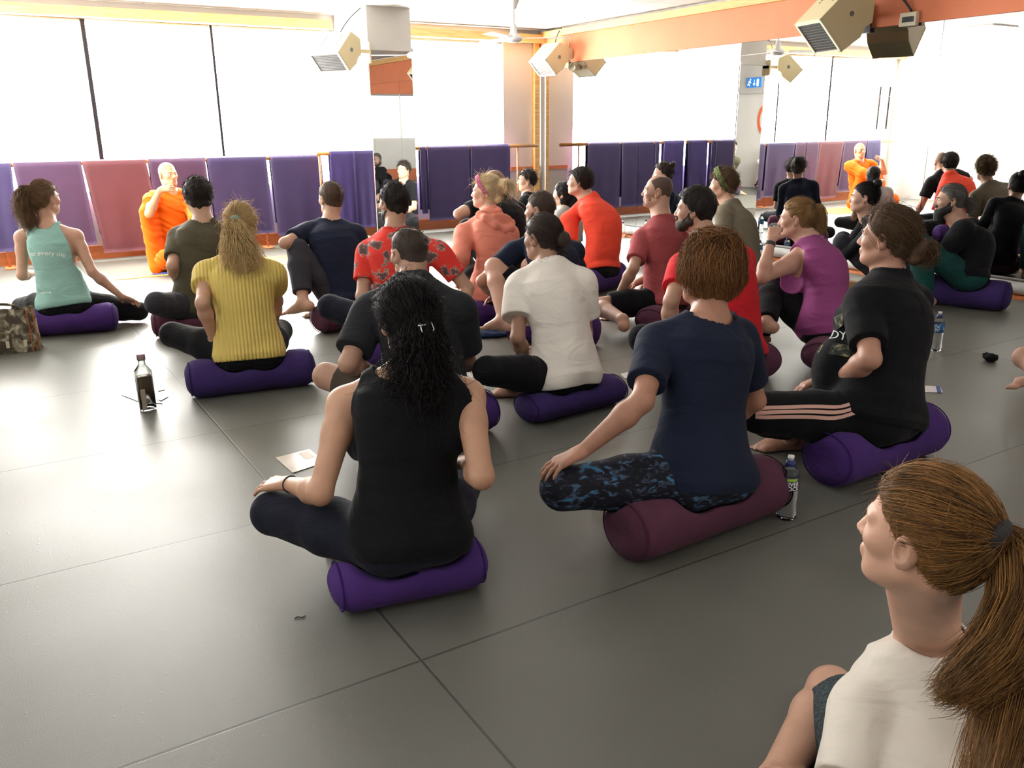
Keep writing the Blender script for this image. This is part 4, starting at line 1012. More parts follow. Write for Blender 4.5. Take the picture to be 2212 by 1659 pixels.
# ------------------------------------------------------------------ left group
person('teal', 'person in a mint tank top with curly brown ponytail and one hand on the knee', fem=True, s=.98, fat=.93, h=.007, pel=(140, 648, .23), head=(98, 428, -.02), neck=(106, 492, -.02), az=12, haz=52, hpitch=2,
       skinc='#b98a6e', lsh=(48, 512, 0), rsh=(163, 510, 0), L=dict(el=(48, 595, 'n'), wr=(72, 590, 'f')), R=dict(el=(200, 588, 'n'), wr=(262, 640, 'f'), hpx=(305, 658, 'f'), spread=.15, curl=(.1, .2, .2)),
       lleg=dict(), rleg=dict(kn=(300, 672, 'f')), bottom=dict(m=m_blackleg), face=True,
       top=dict(name='tank_top', kind='tank', m=m_mint, off=.016, hem=-.08, arm=.122, armdrop=.16, gap=.028, fold=.004, ff=(5, 5, 16)),
       hair=dict(c=('#54402e', '#7b5d40'), line='pulled', th=.012, fold=.005, tail=[(-.01, -.1, .075), (-.03, -.15, .06), (-.045, -.16, -.01), (-.05, -.145, -.09), (-.045, -.13, -.17), (-.03, -.115, -.21)], tr=[.025, .05, .062, .06, .045, .02], tie=(-.01, -.105, .075),
                 st=[dict(kind='tie', n=700, r=.0012, fuzz=.006), dict(kind='tail', n=1100, r=.0012, curl=.014, fuzz=.03, m=18), dict(kind='short', n=250, length=.03, r=.0009, curl=.004)]))
bol('teal', L=.7, m=m_purple, label='purple bolster under the woman in the mint tank top', sh=-.02, fwd=-.05)
person('olive', 'person in an olive T-shirt with thick dark hair, back turned, facing the monk', s=.97, fat=.95, h=.007, pel=(425, 655, .21), head=(428, 425, -.02), neck=(440, 480, -.03), az=8, haz=0,
       skinc='#b58a6e', lsh=(385, 512, -.02), L=dict(el=(372, 575, 'n'), wr=(388, 618, 'f')), lleg=dict(kn=(338, 655, 'n')), bottom=dict(m=m_greyleg, name='trousers', loose=.01),
       top=dict(m=m_olive, hem=-.1, sleeve=.68), hair=dict(c=DK, line='short', th=.02, fold=.007, ff=(26, 26, 26), st=[dict(kind='short', n=1500, length=.02, r=.0009)], ), hs=1.06)
bol('olive', L=.62, m=m_plum, label='plum bolster under the man in the olive T-shirt', sh=.0, fwd=-.04)
person('yellow', 'person in a yellow ribbed top with a long blonde half-up ponytail', fem=True, s=.97, fat=1.0, h=.006, pel=(540, 772, .18), lift=0.05, head=(520, 487, -.03), neck=(517, 562, -.03), az=14, haz=20, hpitch=-3,
       skinc='#c08f72', lsh=(447, 590, 0), rsh=(590, 592, 0), L=dict(el=(437, 655, 'n'), wr=(462, 735, 'f')), R=dict(el=(598, 650, 'f'), wr=(585, 720, 'f')), lleg=dict(kn=(372, 722, 'f')), rleg=dict(kn=(606, 715, 'f')),
       bottom=dict(m=m_blackleg), top=dict(name='ribbed_top', m=m_yel, off=.017, hem=-.09, sleeve=.42, loose=.012, fold=.003, gap=.02),
       hair=dict(c=BLOND, line='long', th=.018, fold=.006, low=((0, -.03, -.06), (.075, .07, .09)), tail=[(-.012, -.115, .03), (-.015, -.14, -.03), (-.005, -.135, -.11), (.01, -.125, -.19), (.02, -.12, -.25)], tr=[.03, .075, .105, .12, .095], tie=(-.012, -.12, .035),
                 st=[dict(kind='tie', n=900, r=.0011, fuzz=.006), dict(kind='tail', n=1900, r=.0011, curl=.008, fuzz=.03, m=16), dict(kind='short', n=350, length=.05, r=.0007, curl=.006)],
                 band=dict(c=(-.012, -.128, .035), ax=(0, -.8, -.3), r=.027, w=.012, m=m_tieg)))
bol('yellow', L=.68, m=m_dpurple, label='dark purple bolster under the woman in the yellow top', sh=.0, fwd=-.02, turn=5)
person('navyknee', 'person in a navy T-shirt with short brown hair resting an arm on a raised knee', s=1.0, fat=1.0, h=.007, pel=(745, 640, .2), head=(714, 428, .0), neck=(714, 482, 0), az=-4, haz=-12,
       skinc='#c29678', lsh=(668, 500, 0), rsh=(770, 505, .05), L=dict(el=(615, 525, 'n'), wr=(672, 540, 'f')), R=dict(), lleg=dict(kn=(640, 535, 'f'), an=(655, 652, 'n'), fd=(.6, .5, -.2), fu=(.3, 0, 1)),
       rleg=dict(), bottom=dict(m=m_greyleg, name='trousers', loose=.016, hem=1.8), top=dict(m=m_navy, hem=-.08), hair=dict(c=('#4a3626', '#35261b'), line='short', th=.011, fold=.003, st=[dict(kind='short', n=700, length=.018, r=.001)]))
bol('navyknee', L=.6, rx=.12, m=m_plum, label='plum bolster under the navy-shirted man with one raised knee', sh=-.02, fwd=-.12, turn=14)
person('floral', 'person in a red floral T-shirt with short black hair, one hand on the hip', s=1.0, fat=1.0, h=.006, pel=(872, 700, .22), head=(850, 437, .0), neck=(852, 502, 0), az=2, haz=-12,
       skinc='#b98c70', lsh=(795, 545, 0), rsh=(945, 545, 0), L=dict(el=(783, 640, 'n'), wr=(800, 700, 'f')), R=dict(el=(1012, 625, 'f'), wr=(985, 690, 'n')), lleg=dict(kn=(712, 662, 'f')),
       bottom=dict(m=m_navyl, name='trousers', loose=.01), top=dict(m=m_floral, sleeve=.6, hem=-.1), hair=dict(c=('#14110f', '#2a231f'), line='short', th=.012, fold=.004, st=[dict(kind='short', n=900, length=.02, r=.001, curl=.003)]), beard=dict(c=DK))
bol('floral', m=m_purple, label='purple bolster under the man in the red floral shirt', fwd=-.05)
person('balding', 'person in a charcoal T-shirt and shorts with thinning hair on the crown', s=1.0, fat=1.12, h=.006, pel=(918, 850, .22), head=(883, 546, .08), neck=(890, 610, .03), az=-6, haz=-8, hpitch=-8,
       skinc='#b0836a', lsh=(800, 672, 0), rsh=(990, 668, 0), L=dict(el=(752, 785, 'n'), wr=(800, 800, 'f')), R=dict(wrP=V(1.78, 3.62, .33), pole=(-.2, .3, -1)), rleg=dict(af=.42, ac=-.1, pole=(.6, .1, 1)), lleg=dict(kn=(705, 812, 'f')), bottom=dict(m=m_khaki, name='shorts', hem=.8, loose=.015),
       top=dict(m=m_char, off=.018, sleeve=.7, loose=.014, hem=-.12), hair=dict(c=('#2e241e', '#47382d'), line='buzz', th=.006, fold=.002, bald=[((.02, -.03, .115), (.035, .042, .04)), ((0, .06, .1), (.05, .04, .05))], st=[dict(kind='short', n=1500, length=.012, r=.0008, ymax=.03)]))
bol('balding', m=m_purple, label='purple bolster under the man in the charcoal T-shirt', fwd=-.05)
m_clip = mat('clip_metal', (.55, .55, .58), .25, metal=1)
person('black', 'person in a black tank top with long wavy black hair and a hair clip', fem=True, s=.98, fat=1.0, h=.005, pel=(882, 1170, .17), lift=0.05, head=(880, 690, .02), neck=(885, 800, -.02), az=3, haz=2, hpitch=-4, bow=.0,
       skinc='#bf8d6c', lsh=(745, 872, 0), rsh=(1010, 855, .0), L=dict(on='knee', kd=.07, kh=.112, hn=(.1, .25, 1), pole=(-.75, .35, -.6), curl=(.18, .28, .25), spread=.16), R=dict(el=(1040, 1030, 'n'), wr=(1010, 1000, 'f')),
       lleg=dict(kn=(590, 1108, 'f')), rleg=dict(kn=(1000, 1040, 'f')), bottom=dict(m=m_navyl), top=dict(name='tank_top', kind='tank', m=m_blk, off=.015, hem=-.12, arm=.088, armdrop=.16, gap=.05, fold=.003, scoop=[(.0, .04, .075, .06, .05)]),
       hair=dict(c=BLACKH, line='long', th=.02, fold=.006, ff=(30, 30, 12), low=((0, -.035, -.06), (.078, .07, .09)), tail=[(0, -.1, .0), (-.012, -.125, -.07), (-.025, -.125, -.15), (-.03, -.115, -.22), (-.03, -.1, -.29)], tr=[.07, .085, .095, .095, .05], tie=(-.01, -.125, -.02),
                 st=[dict(kind='tie', n=1800, r=.0007, fuzz=.006), dict(kind='tail', n=3200, r=.0008, curl=.018, fuzz=.05, m=20), dict(kind='short', n=900, length=.05, r=.0005, curl=.008)]))
o = PEOPLE['black']; hw = o['hw']; mb = MB()
for q in (-1, 1): mb.tube([hw(.012*q-.012, -.15, -.002)-o['base'], hw(.018*q-.012, -.17, .01)-o['base'], hw(.02*q-.012, -.182, -.008)-o['base'], hw(.014*q-.012, -.178, -.025)-o['base']], .0025, 6)
mb.tube([hw(-.036, -.165, .004)-o['base'], hw(.012, -.165, .004)-o['base']], .004, 8)
q = mb.build('hair_clip', m_clip, None, True); q.parent = o['ob']
S0, el, wr = o['arm'][-1][:3]; ax_ = unit(wr-el)
q = MB().lathe(el+(wr-el)*.93-o['base'], [(.0265, -.002), (.0285, 0), (.0265, .002)], 24, ax_).build('bracelet', m_hairtie, None, True); q.parent = o['ob']
bol('black', L=.48, rx=.1, rz=.08, m=m_purple, label='purple bolster under the woman in the black tank top, front centre', sh=-.01, fwd=-.02, turn=-7)

# ------------------------------------------------------------------ middle group
person('baldblack', 'person in a black T-shirt with shaved head behind the coral hoodie, forearm across a knee', s=1.0, fat=1.05, h=.008, pel=(1085, 575, .2), head=(1066, 396, .0), neck=(1085, 430, 0), az=-14, haz=-30, bow=.07,
       skinc='#cf9f84', L=dict(el=(990, 462, 'n'), wr=(1030, 440, 'f')), R=dict(on='knee'), lleg=dict(kn=(1000, 480, 'f'), an=(1005, 590, 'f'), fd=(1, .2, 0), fu=(0, 0, 1)), rleg=dict(), bottom=dict(m=m_blackleg, name='trousers', loose=.01), top=dict(m=m_blk, hem=-.08),
       hair=dict(c=('#7a5f50', '#8a6c5a'), line='buzz', th=.002, fold=.0005))
bol('baldblack', m=m_purple, label='purple bolster under the shaven-headed man in black', fwd=-.05)
person('young', 'young person in black with dark tousled hair beside the corner barre', s=.95, fat=.85, h=.007, pelP=(5.02, 7.8, .2), headP=(5.06, 7.86, .81), az=-45, haz=-62, skinc='#d2a284', face=True,
       bottom=dict(m=m_blackleg, name='trousers', loose=.01), top=dict(m=m_blk), hair=dict(c=DK, line='short', th=.017, fold=.006, st=[dict(kind='short', n=500, length=.035, r=.0012)]))
bol('young', m=m_plum, label='plum bolster under the tousle-haired young man by the corner', fwd=-.05)
person('pink', 'person in a coral hoodie with a messy blonde bun and a pink headband', fem=True, s=.96, fat=1.0, h=.006, pel=(1058, 628, .23), head=(1048, 415, .02), neck=(1062, 465, .0), az=-12, haz=-42, bow=.05, hpitch=3,
       skinc='#d0a189', lsh=(1003, 505, 0), rsh=(1100, 505, .05), L=dict(el=(992, 560, 'n'), wr=(1000, 520, 'f')), lleg=dict(kn=(1000, 560, 'f'), an=(995, 620, 'f')), rleg=dict(), bottom=dict(m=m_blackleg),
       top=dict(name='hoodie', m=m_pink, off=.02, hem=-.14, sleeve=1.8, loose=.012, fold=.006),
       hair=dict(c=('#cdb384', '#eddcb8'), line='pulled', th=.017, fold=.006, tie=(.005, -.12, .06), buns=[((.01, -.135, .06), (.058, .05, .05)), ((.03, -.16, .085), (.034, .034, .03)), ((-.015, -.1, -.03), (.045, .035, .055)), ((.0, -.16, .03), (.035, .03, .03))],
                 st=[dict(kind='tie', n=700, r=.0012, fuzz=.008), dict(kind='tail', n=200, r=.001, tail=[(.0, -.13, .06), (.01, -.18, .08), (.03, -.2, .04), (.02, -.18, -.02)], tr=[.02, .04, .05, .05], curl=.01, fuzz=.03), dict(kind='short', n=250, length=.06, r=.0009, curl=.01)],
                 headband=dict(m=m_pinkband, tilt=52, w=.018)))
o = PEOPLE['pink']; N_, sr_, sf_, u_ = o['N'], o['sr'], o['sf'], o['u']
hp_ = [N_+sf_*.075-sr_*.06-u_*.04, N_+sf_*.0-sr_*.105-u_*.02, N_-sf_*.075-sr_*.12-u_*.05, N_-sf_*.125-sr_*.075-u_*.1, N_-sf_*.135-u_*.125, N_-sf_*.125+sr_*.075-u_*.1, N_-sf_*.075+sr_*.12-u_*.05, N_+sf_*.0+sr_*.105-u_*.02, N_+sf_*.075+sr_*.06-u_*.04]
v = Vol([p_cap(hp_[i], hp_[i+1], .03, .03, .02) for i in range(8)]+[p_ell(N_-sf_*.09-u_*.075, [sr_, unit(sf_+u_*.5), unit(u_-sf_*.5)], (.12, .035, .085), .02), p_cap(hp_[1]+u_*.012, N_-sf_*.07+u_*.02, .022, .026, .015), p_cap(hp_[7]+u_*.012, N_-sf_*.07+u_*.02, .022, .026, .015)], .006)
v.fold(.004, (9, 9, 14), 5); Vt, F = v.mesh('h', 1); o['child']('hood', Vt, F, m_pink)
bol('pink', m=m_purple, label='purple bolster under the woman in the coral hoodie', sh=.05, fwd=-.06)
person('navybeard', 'person in a navy T-shirt and black shorts hugging bare knees', s=1.0, fat=1.05, h=.006, pel=(1190, 668, .22), head=(1166, 452, .03), neck=(1178, 512, .02), az=-10, haz=-31, bow=.07,
       skinc='#c49379', lsh=(1110, 545, .0), rsh=(1240, 545, .05), L=dict(el=(1042, 608, 'n'), wr=(1085, 650, 'f'), hd=(.1, -1, 0)), R=dict(on='hug'), lleg=dict(kn=(1065, 575, 'f'), an=(1088, 690, 'n'), fd=(.9, .3, -.1), fu=(.2, 0, 1)), rleg=dict(anP=None) if False else dict(af=.42, ac=-.1, pole=(.5, .15, 1)),
       bottom=dict(m=m_blk, name='shorts', hem=.82, loose=.02), top=dict(m=m_navy, sleeve=.68, hem=-.1), hair=dict(c=('#33261d', '#4a382b'), line='short', th=.008, fold=.002, st=[dict(kind='short', n=900, length=.014, r=.0009)]), beard=dict(c=('#4a3526', '#35261b')))
bol('navybeard', L=.62, rx=.115, rz=.105, m=m_purple, label='bright purple bolster under the knee-hugging man in navy, its round end showing', sh=-.02, fwd=-.04, turn=-60)
person('whitetee', 'person in a loose white T-shirt with dark hair in a low bun', fem=True, s=.97, fat=1.02, h=.005, pel=(1213, 818, .16), lift=0.05, head=(1170, 512, .03), neck=(1186, 580, 0), az=-4, haz=-16, hpitch=-4,
       skinc='#a97c63', lsh=(1128, 618, 0), rsh=(1258, 612, .03), L=dict(el=(1118, 730, 'n'), wr=(1140, 790, 'f')), lleg=dict(kn=(1052, 800, 'n')), rleg=dict(), bottom=dict(m=m_blackleg),
       top=dict(m=m_wt, off=.022, sleeve=.55, loose=.022, hem=-.14, gap=.03, fold=.008, ff=(8, 8, 5)),
       hair=dict(c=('#2b211d', '#473831'), line='pulled', th=.007, fold=.0015, tie=(.02, -.11, -.02), buns=[((.03, -.122, -.012), (.044, .036, .044))], st=[dict(kind='tie', n=1200, r=.0009, fuzz=.002), dict(kind='tail', n=120, r=.0007, tail=[(.03, -.1, -.03), (.03, -.11, -.07), (.04, -.1, -.1)], tr=[.02, .03, .02], fuzz=.02, curl=.004)]))
bol('whitetee', L=.62, rx=.11, rz=.075, m=m_dpurple, label='dark purple bolster under the woman in the white T-shirt', sh=.02, fwd=-.06)
person('redorange', 'person in a bright red-orange T-shirt with dark hair and goatee looking left', s=1.0, h=.007, pel=(1292, 572, .22), head=(1252, 392, .0), neck=(1274, 432, .02), az=-24, haz=-40, bow=.1, fat=1.05, hpitch=5,
       skinc='#c79a7e', lsh=(1228, 478, 0), rsh=(1310, 470, .1), L=dict(el=(1225, 540, 'n')), bottom=dict(m=m_blk, name='trousers', loose=.008), face=True, top=dict(m=m_ro, off=.02, sleeve=.72, loose=.016, hem=-.06, fold=.007),
       hair=dict(c=DK, line='short', th=.018, fold=.005, st=[dict(kind='short', n=700, length=.03, r=.0011)]))
bol('redorange', rz=.11, m=m_purple, label='purple bolster under the man in the red-orange T-shirt', sh=0, fwd=-.03)
person('dusty', 'person in a dusty red T-shirt and black shorts with a balding crown', s=1.0, fat=.95, h=.006, pel=(1432, 640, .2), head=(1420, 413, -.02), neck=(1432, 475, -.02), az=-18, haz=-44, bow=.0, hpitch=4,
       skinc='#b98a70', lsh=(1388, 515, -.05), rsh=(1480, 500, .08), L=dict(el=(1368, 580, 'n'), wr=(1335, 640, 'f'), hd=(.5, .2, -.8)), lleg=dict(kn=(1290, 660, 'n'), an=(1345, 690, 'n')), rleg=dict(), face=True, bottom=dict(m=m_blk, name='shorts', hem=.78, loose=.014),
       top=dict(m=m_dusty, off=.014, sleeve=.68, hem=-.1), hair=dict(c=('#4a3a30', '#5d4a3e'), line='buzz', th=.003, fold=.0008, bald=[((0, .045, .12), (.055, .07, .06)), ((0, -.02, .13), (.04, .05, .035))]), beard=dict(c=('#5d4638', '#4d392d'), off=.0))
bol('dusty', L=.66, rx=.12, rz=.09, m=m_plum, label='plum bolster under the man in the dusty red shirt', sh=-.02, fwd=-.04, turn=10)
person('navybun', 'person in navy with curly dark hair tied up, half hidden by the dusty red T-shirt', fem=True, s=.97, fat=.95, h=.008, pelP=(6.15, 6.75, .2), headP=(6.1, 6.88, .88), az=-55, haz=-60, skinc='#b98c74', bottom=dict(m=m_blackleg), top=dict(m=m_navy, sleeve=1.6),
       lleg=dict(kn=(1385, 545, 'n')), hair=dict(c=('#1d1613', '#33271f'), line='pulled', th=.016, fold=.006, tie=(0, -.1, .08), buns=[((0, -.11, .09), (.045, .04, .04))], st=[dict(kind='short', n=300, length=.04, r=.0012, curl=.006)]))
bol('navybun', m=m_plum, label='plum bolster under the half-hidden woman in navy by the mirror', fwd=-.05)
person('redbeard', 'person in a red T-shirt and striped black track trousers with black hair and beard', s=1.0, fat=1.02, h=.006, pel=(1580, 748, .22), head=(1500, 452, .06), neck=(1535, 520, .03), az=-14, haz=-34, bow=.06,
       skinc='#b98b70', lsh=(1475, 575, -.02), rsh=(1600, 560, .1), L=dict(el=(1450, 650, 'n'), wr=(1440, 740, 'f')), lleg=dict(kn=(1365, 728, 'n')), rleg=dict(), face=True, bottom=dict(m=m_blackleg, name='track_trousers', loose=.012), top=dict(m=m_red, off=.016, sleeve=.6, hem=-.1),
       hair=dict(c=('#120f0e', '#241d1a'), line='short', th=.02, fold=.004, ff=(34, 34, 14), st=[dict(kind='short', n=500, length=.016, r=.0009)]), beard=dict(c=('#2a1f19', '#3c2c22'), off=.006))
bol('redbeard', m=m_plum, label='plum bolster under the bearded man in red, its end beside the navy shirt', fwd=-.04)
person('auburn', 'person in a navy T-shirt with a short auburn bob, hand on a patterned knee', fem=True, s=1.0, fat=1.06, h=.005, pel=(1508, 1045, .18), lift=0.06, head=(1530, 585, .0), neck=(1535, 690, -.02), az=2, haz=-12, hpitch=0, bow=.0,
       skinc='#b07b60', lsh=(1420, 740, -.02), rsh=(1595, 730, .08), L=dict(on='knee', kd=.07, kh=.118, hn=(.1, .3, 1), pole=(-.7, .5, -.3), curl=(.25, .3, .25), spread=.14), R=dict(on='knee'), lleg=dict(kn=(1215, 1055, 'n')), rleg=dict(),
       bottom=dict(m=m_pattern), top=dict(m=m_navy, off=.014, sleeve=.66, hem=-.1, fold=.003, gap=.03),
       hair=dict(c=('#4a2d17', '#8a5c30'), line='bob', th=.024, fold=.006, ff=(36, 36, 8), low=((0, -.022, -.05), (.085, .088, .075)), st=[dict(kind='fall', n=3500, r=.0009, drop=.05, fuzz=.003, m=14, curl=.002), dict(kind='short', n=300, length=.04, r=.0006)]))
bol('auburn', L=.74, rx=.12, rz=.11, m=m_plum, label='large plum bolster under the auburn-haired woman in navy', sh=.0, fwd=-.02, turn=4, h=.006)

# ------------------------------------------------------------------ right group
person('headband', 'person in a taupe T-shirt with curly brown hair and a green leaf-print headband', fem=True, s=1.0, fat=1.05, h=.007, pel=(1600, 590, .2), head=(1561, 398, .03), neck=(1580, 446, .02), az=-25, haz=-35, bow=.06, skinc='#c39578', face=True,
       bottom=dict(m=m_blackleg), top=dict(m=m_taupe, off=.018, hem=-.12), hair=dict(c=('#4d3a2a', '#6e5237'), line='short', th=.024, fold=.009, low=((0, -.04, -.04), (.075, .065, .075)), st=[dict(kind='short', n=900, length=.032, r=.0011, curl=.01)], headband=dict(m=m_camoband, tilt=58, w=.022)))
bol('headband', m=m_purple, label='purple bolster under the woman with the green headband', fwd=-.05)
person('magenta', 'person in a magenta tank top with a blonde ponytail, chin on hand', fem=True, s=1.0, fat=1.12, h=.006, pel=(1775, 700, .2), head=(1720, 471, .06), neck=(1756, 522, .03), az=-22, haz=-30, bow=.05, hpitch=-4,
       skinc='#c4927a', lsh=(1702, 572, -.05), rsh=(1800, 560, .15), L=dict(el=(1646, 600, 'n'), wr=(1666, 518, 'f'), hpx=(1682, 470, 'f'), hn=(-.2, 1, 0), curl=(.6, .7, .5)), lleg=dict(kn=(1668, 625, 'f'), an=(1655, 695, 'n'), fd=(.9, -.1, -.2), fu=(.2, 0, 1)), rleg=dict(af=.42, ac=-.12, pole=(.5, .15, 1)), face=True,
       bottom=dict(m=m_blackleg, hem=1.95, loose=.014, name='trousers'), top=dict(name='tank_top', kind='tank', m=m_mag, off=.016, hem=-.12, arm=.112, armdrop=.13, gap=.026, fold=.005, ff=(5, 5, 16)),
       hair=dict(c=DBLOND, line='pulled', th=.011, fold=.004, tail=[(.0, -.1, .06), (.0, -.14, .06), (.005, -.155, 0), (.005, -.15, -.07), (.0, -.14, -.12)], tr=[.02, .03, .035, .03, .01], tie=(0, -.105, .06),
                 st=[dict(kind='tie', n=1000, r=.0009, fuzz=.003), dict(kind='tail', n=600, r=.0009, fuzz=.012)], band=dict(c=(0, -.112, .062), ax=(0, -1, .2), r=.02, w=.01, m=m_hairtie)))
m_band = mat('watch_strap', (.02, .02, .025), .4)
o = PEOPLE['magenta']; S0, el, wr = o['arm'][-1][:3]
q = MB().lathe(el+(wr-el)*.88-o['base'], [(.024, -.011), (.031, -.011), (.032, 0), (.031, .011), (.024, .011)], 22, unit(wr-el)).build('fitness_band', m_band, None, True); q.parent = o['ob']
bol('magenta', L=.66, rx=.12, rz=.09, m=m_plum, label='dark plum bolster on the floor beside the magenta-topped woman\'s trousers', sh=-.05, fwd=-.08, turn=6)
person('darkbun', 'person in black with a dark top-knot hugging both knees, face turned left', fem=True, s=.96, fat=.92, h=.007, pelP=(6.3, 4.35, .2), headP=(6.02, 4.4, .80), az=-35, haz=-42, bow=.07, skinc='#c6977e', face=True,
       L=dict(on='hug'), R=dict(on='hug'), lleg=dict(af=.42, ac=-.06, pole=(.6, .1, 1)), rleg=dict(af=.42, ac=-.06, pole=(.6, .1, 1)), bottom=dict(m=m_greyleg), top=dict(name='long_sleeve_top', m=m_blk, sleeve=1.9, off=.01),
       hair=dict(c=BLACKH, line='pulled', th=.008, fold=.002, tie=(0, -.09, .1), buns=[((0, -.1, .115), (.045, .04, .04))], st=[dict(kind='tie', n=500, r=.001), dict(kind='short', n=80, length=.03, r=.0008)]))
bol('darkbun', m=m_plum, L=.42, label='plum bolster under the woman with the dark top-knot', fwd=.0)
person('stripe', 'person in a black T-shirt and pink-striped black track trousers with a loose brown bun', fem=True, s=1.02, fat=1.22, h=.005, pel=(1880, 925, .17), lift=0.08, head=(1915, 512, .0), neck=(1925, 602, .02), az=-10, haz=-18, bow=.03, hpitch=2, belly=.16,
       skinc='#bb866c', lsh=(1865, 655, -.05), rsh=(1975, 650, .2), L=dict(el=(1880, 775, 'n'), wr=(1808, 822, 'f'), hd=(.7, -.4, -.5), curl=(.7, .8, .5)), lleg=dict(kn=(1640, 890, 'n')), rleg=dict(), face=True,
       bottom=dict(m=m_blk, name='track_trousers', loose=.012), top=dict(m=m_blk, off=.016, sleeve=.7, loose=.008, hem=-.08, fold=.005),
       hair=dict(c=('#3b2b1e', '#6a4f36'), line='pulled', th=.014, fold=.005, tie=(.02, -.11, -.03), buns=[((.02, -.13, -.035), (.045, .045, .05)), ((.0, -.12, -.075), (.035, .035, .03))],
                 st=[dict(kind='tie', n=1700, r=.0008, fuzz=.005), dict(kind='tail', n=350, r=.0008, tail=[(.02, -.1, -.02), (.02, -.17, -.02), (.01, -.175, -.07), (0, -.13, -.09)], tr=[.02, .035, .035, .03], curl=.01, fuzz=.012), dict(kind='short', n=400, length=.045, r=.0006, curl=.006)]))
bol('stripe', L=.72, rx=.125, rz=.115, m=m_purple, label='bright purple bolster under the woman in pink-striped trousers', sh=.02, fwd=-.03, turn=-8, h=.006)
person('beard', 'person in a black jumper and teal trousers with a long beard and grey ponytail', s=1.02, fat=1.05, h=.006, pel=(2085, 590, .26), head=(2052, 432, .02), neck=(2082, 490, .03), az=-30, haz=-42, bow=.07, skinc='#b98c74', face=True,
       L=dict(on='hug'), R=dict(on='hug'), lleg=dict(kn=(1985, 525, 'n'), an=(2000, 640, 'f'), fd=(1, .1, 0), fu=(0, 0, 1)), rleg=dict(af=.42, ac=-.08, pole=(.6, .15, 1)), bottom=dict(m=m_teal, name='trousers', loose=.016), top=dict(name='jumper', m=m_blk, sleeve=1.85, off=.018, hem=-.12),
       hair=dict(c=('#3d3a38', '#6b6763'), line='pulled', th=.012, fold=.004, tail=[(0, -.1, .0), (.0, -.135, -.01), (.0, -.15, -.05), (0, -.14, -.09)], tr=[.02, .035, .04, .02], tie=(0, -.1, 0), st=[dict(kind='tie', n=600, r=.001), dict(kind='tail', n=300, r=.001, curl=.01, fuzz=.02)]), beard=dict(c=('#1d1c1c', '#4d4b4a'), long=.05, off=.006))
bol('beard', L=.62, rx=.13, rz=.115, m=m_dpurple, label='dark purple bolster under the grey-bearded man in black', sh=0, fwd=-.02, turn=78)
person('longhair', 'person in a pale grey top with long dark hair, behind the red-orange T-shirt', fem=True, s=.96, h=.009, pelP=(4.75, 6.75, .2), headP=(4.8, 6.82, .74), az=-35, haz=-40, skinc='#c9a088', bottom=dict(m=m_blackleg), top=dict(m=K('pale_grey_jersey', '#a9aaa6', .9)), bow=.08,
       hair=dict(c=BLACKH, line='long', th=.014, low=((0, -.03, -.06), (.075, .07, .09)), tail=[(0, -.08, -.02), (0, -.11, -.1), (0, -.12, -.2), (0, -.1, -.3)], tr=[.06, .07, .065, .04], st=[dict(kind='tail', n=250, r=.0014, fuzz=.02)]))
person('shorthair', 'person in white with short dark hair at the left wall, seen only in mirrors', fem=True, s=.95, h=.009, pelP=(-.37, 5.6, .13), headP=(-.36, 5.67, .8), az=10, haz=14, lleg=dict(af=.42, ac=-.06, pole=(.6, .1, 1)), rleg=dict(af=.42, ac=-.06, pole=(.6, .1, 1)), L=dict(on='hug'), R=dict(on='hug'), skinc='#c9a088', bottom=dict(m=m_plum), top=dict(m=m_wt2), face=False, hair=dict(c=DK, line='short', th=.016, fold=.005))

# ------------------------------------------------------------------ foreground
G0 = V(1.36, .68, .1)
gd = depth(AT(1985, 1148, 1.5))
gt1 = [AT(2168, 1165, 1.45), AT(2212, 1215, 1.41), AT(2222, 1310, 1.38), AT(2170, 1410, 1.36), AT(2085, 1480, 1.36), AT(2035, 1500, 1.36)]
gt2 = [AT(2180, 1180, 1.46), AT(2235, 1260, 1.44), AT(2240, 1400, 1.40), AT(2215, 1540, 1.36), AT(2180, 1680, 1.32), AT(2150, 1820, 1.3)]
gr1, gr2 = [.03, .055, .062, .055, .04, .012], [.03, .055, .07, .075, .07, .03]
m_shorts = mat('speckled_shorts', srgb('#1d2a2e'), .8, srgb('#3c4a50'), 160, 2, ramp=(.5, .56))
person('girl', 'young person in a white T-shirt with a long blonde-brown ponytail, nearest of all', fem=True, s=.98, fat=.95, h=.004, pelP=V(1.42, .74, .12), headP=AT(1990, 1150, 1.5), neck=(2015, 1395, .12), az=8, haz=-8, hpitch=2, bow=.02, hs=1.0,
       skinc='#d3a083', lsh=(1872, 1525, .05), rsh=(2190, 1510, -.12), L=dict(el=(1800, 1800, 'n'), wr=(1745, 1692, 'f'), hpx=(1655, 1655, 'n')), R=dict(wr=(1950, 1800, 'n')), rleg=dict(kn=(2000, 1900, 'f'), an=(1900, 2100, 'n')), lleg=dict(kn=(1790, 1545, 'f'), an=(1660, 1800, 'n'), fd=(.3, -.3, -.2), fu=(.2, 0, 1)), bottom=dict(m=m_shorts, name='shorts', hem=.8, loose=.012), top=dict(m=m_wt2, off=.014, sleeve=.6, hem=-.1, gap=.014, fold=.005),
       hair=dict(c=('#33220f', '#a4743f'), line='pulled', th=.011, fold=.002, ff=(50, 50, 14), tails=[(gt1, gr1), (gt2, gr2)], tie=(0, -.115, .045),
                 st=[dict(kind='tie', n=5000, r=.0006, fuzz=.0025, m=16), dict(kind='tail', n=2600, r=.0007, fuzz=.012, m=22, world=True, tail=gt1, tr=gr1), dict(kind='tail', n=2600, r=.0007, fuzz=.015, m=22, world=True, tail=gt2, tr=gr2), dict(kind='short', n=300, length=.03, r=.0004)], band=dict(c=(0, -.122, .045), ax=(0, -1, -.15), r=.026, w=.012, m=m_hairtie)))
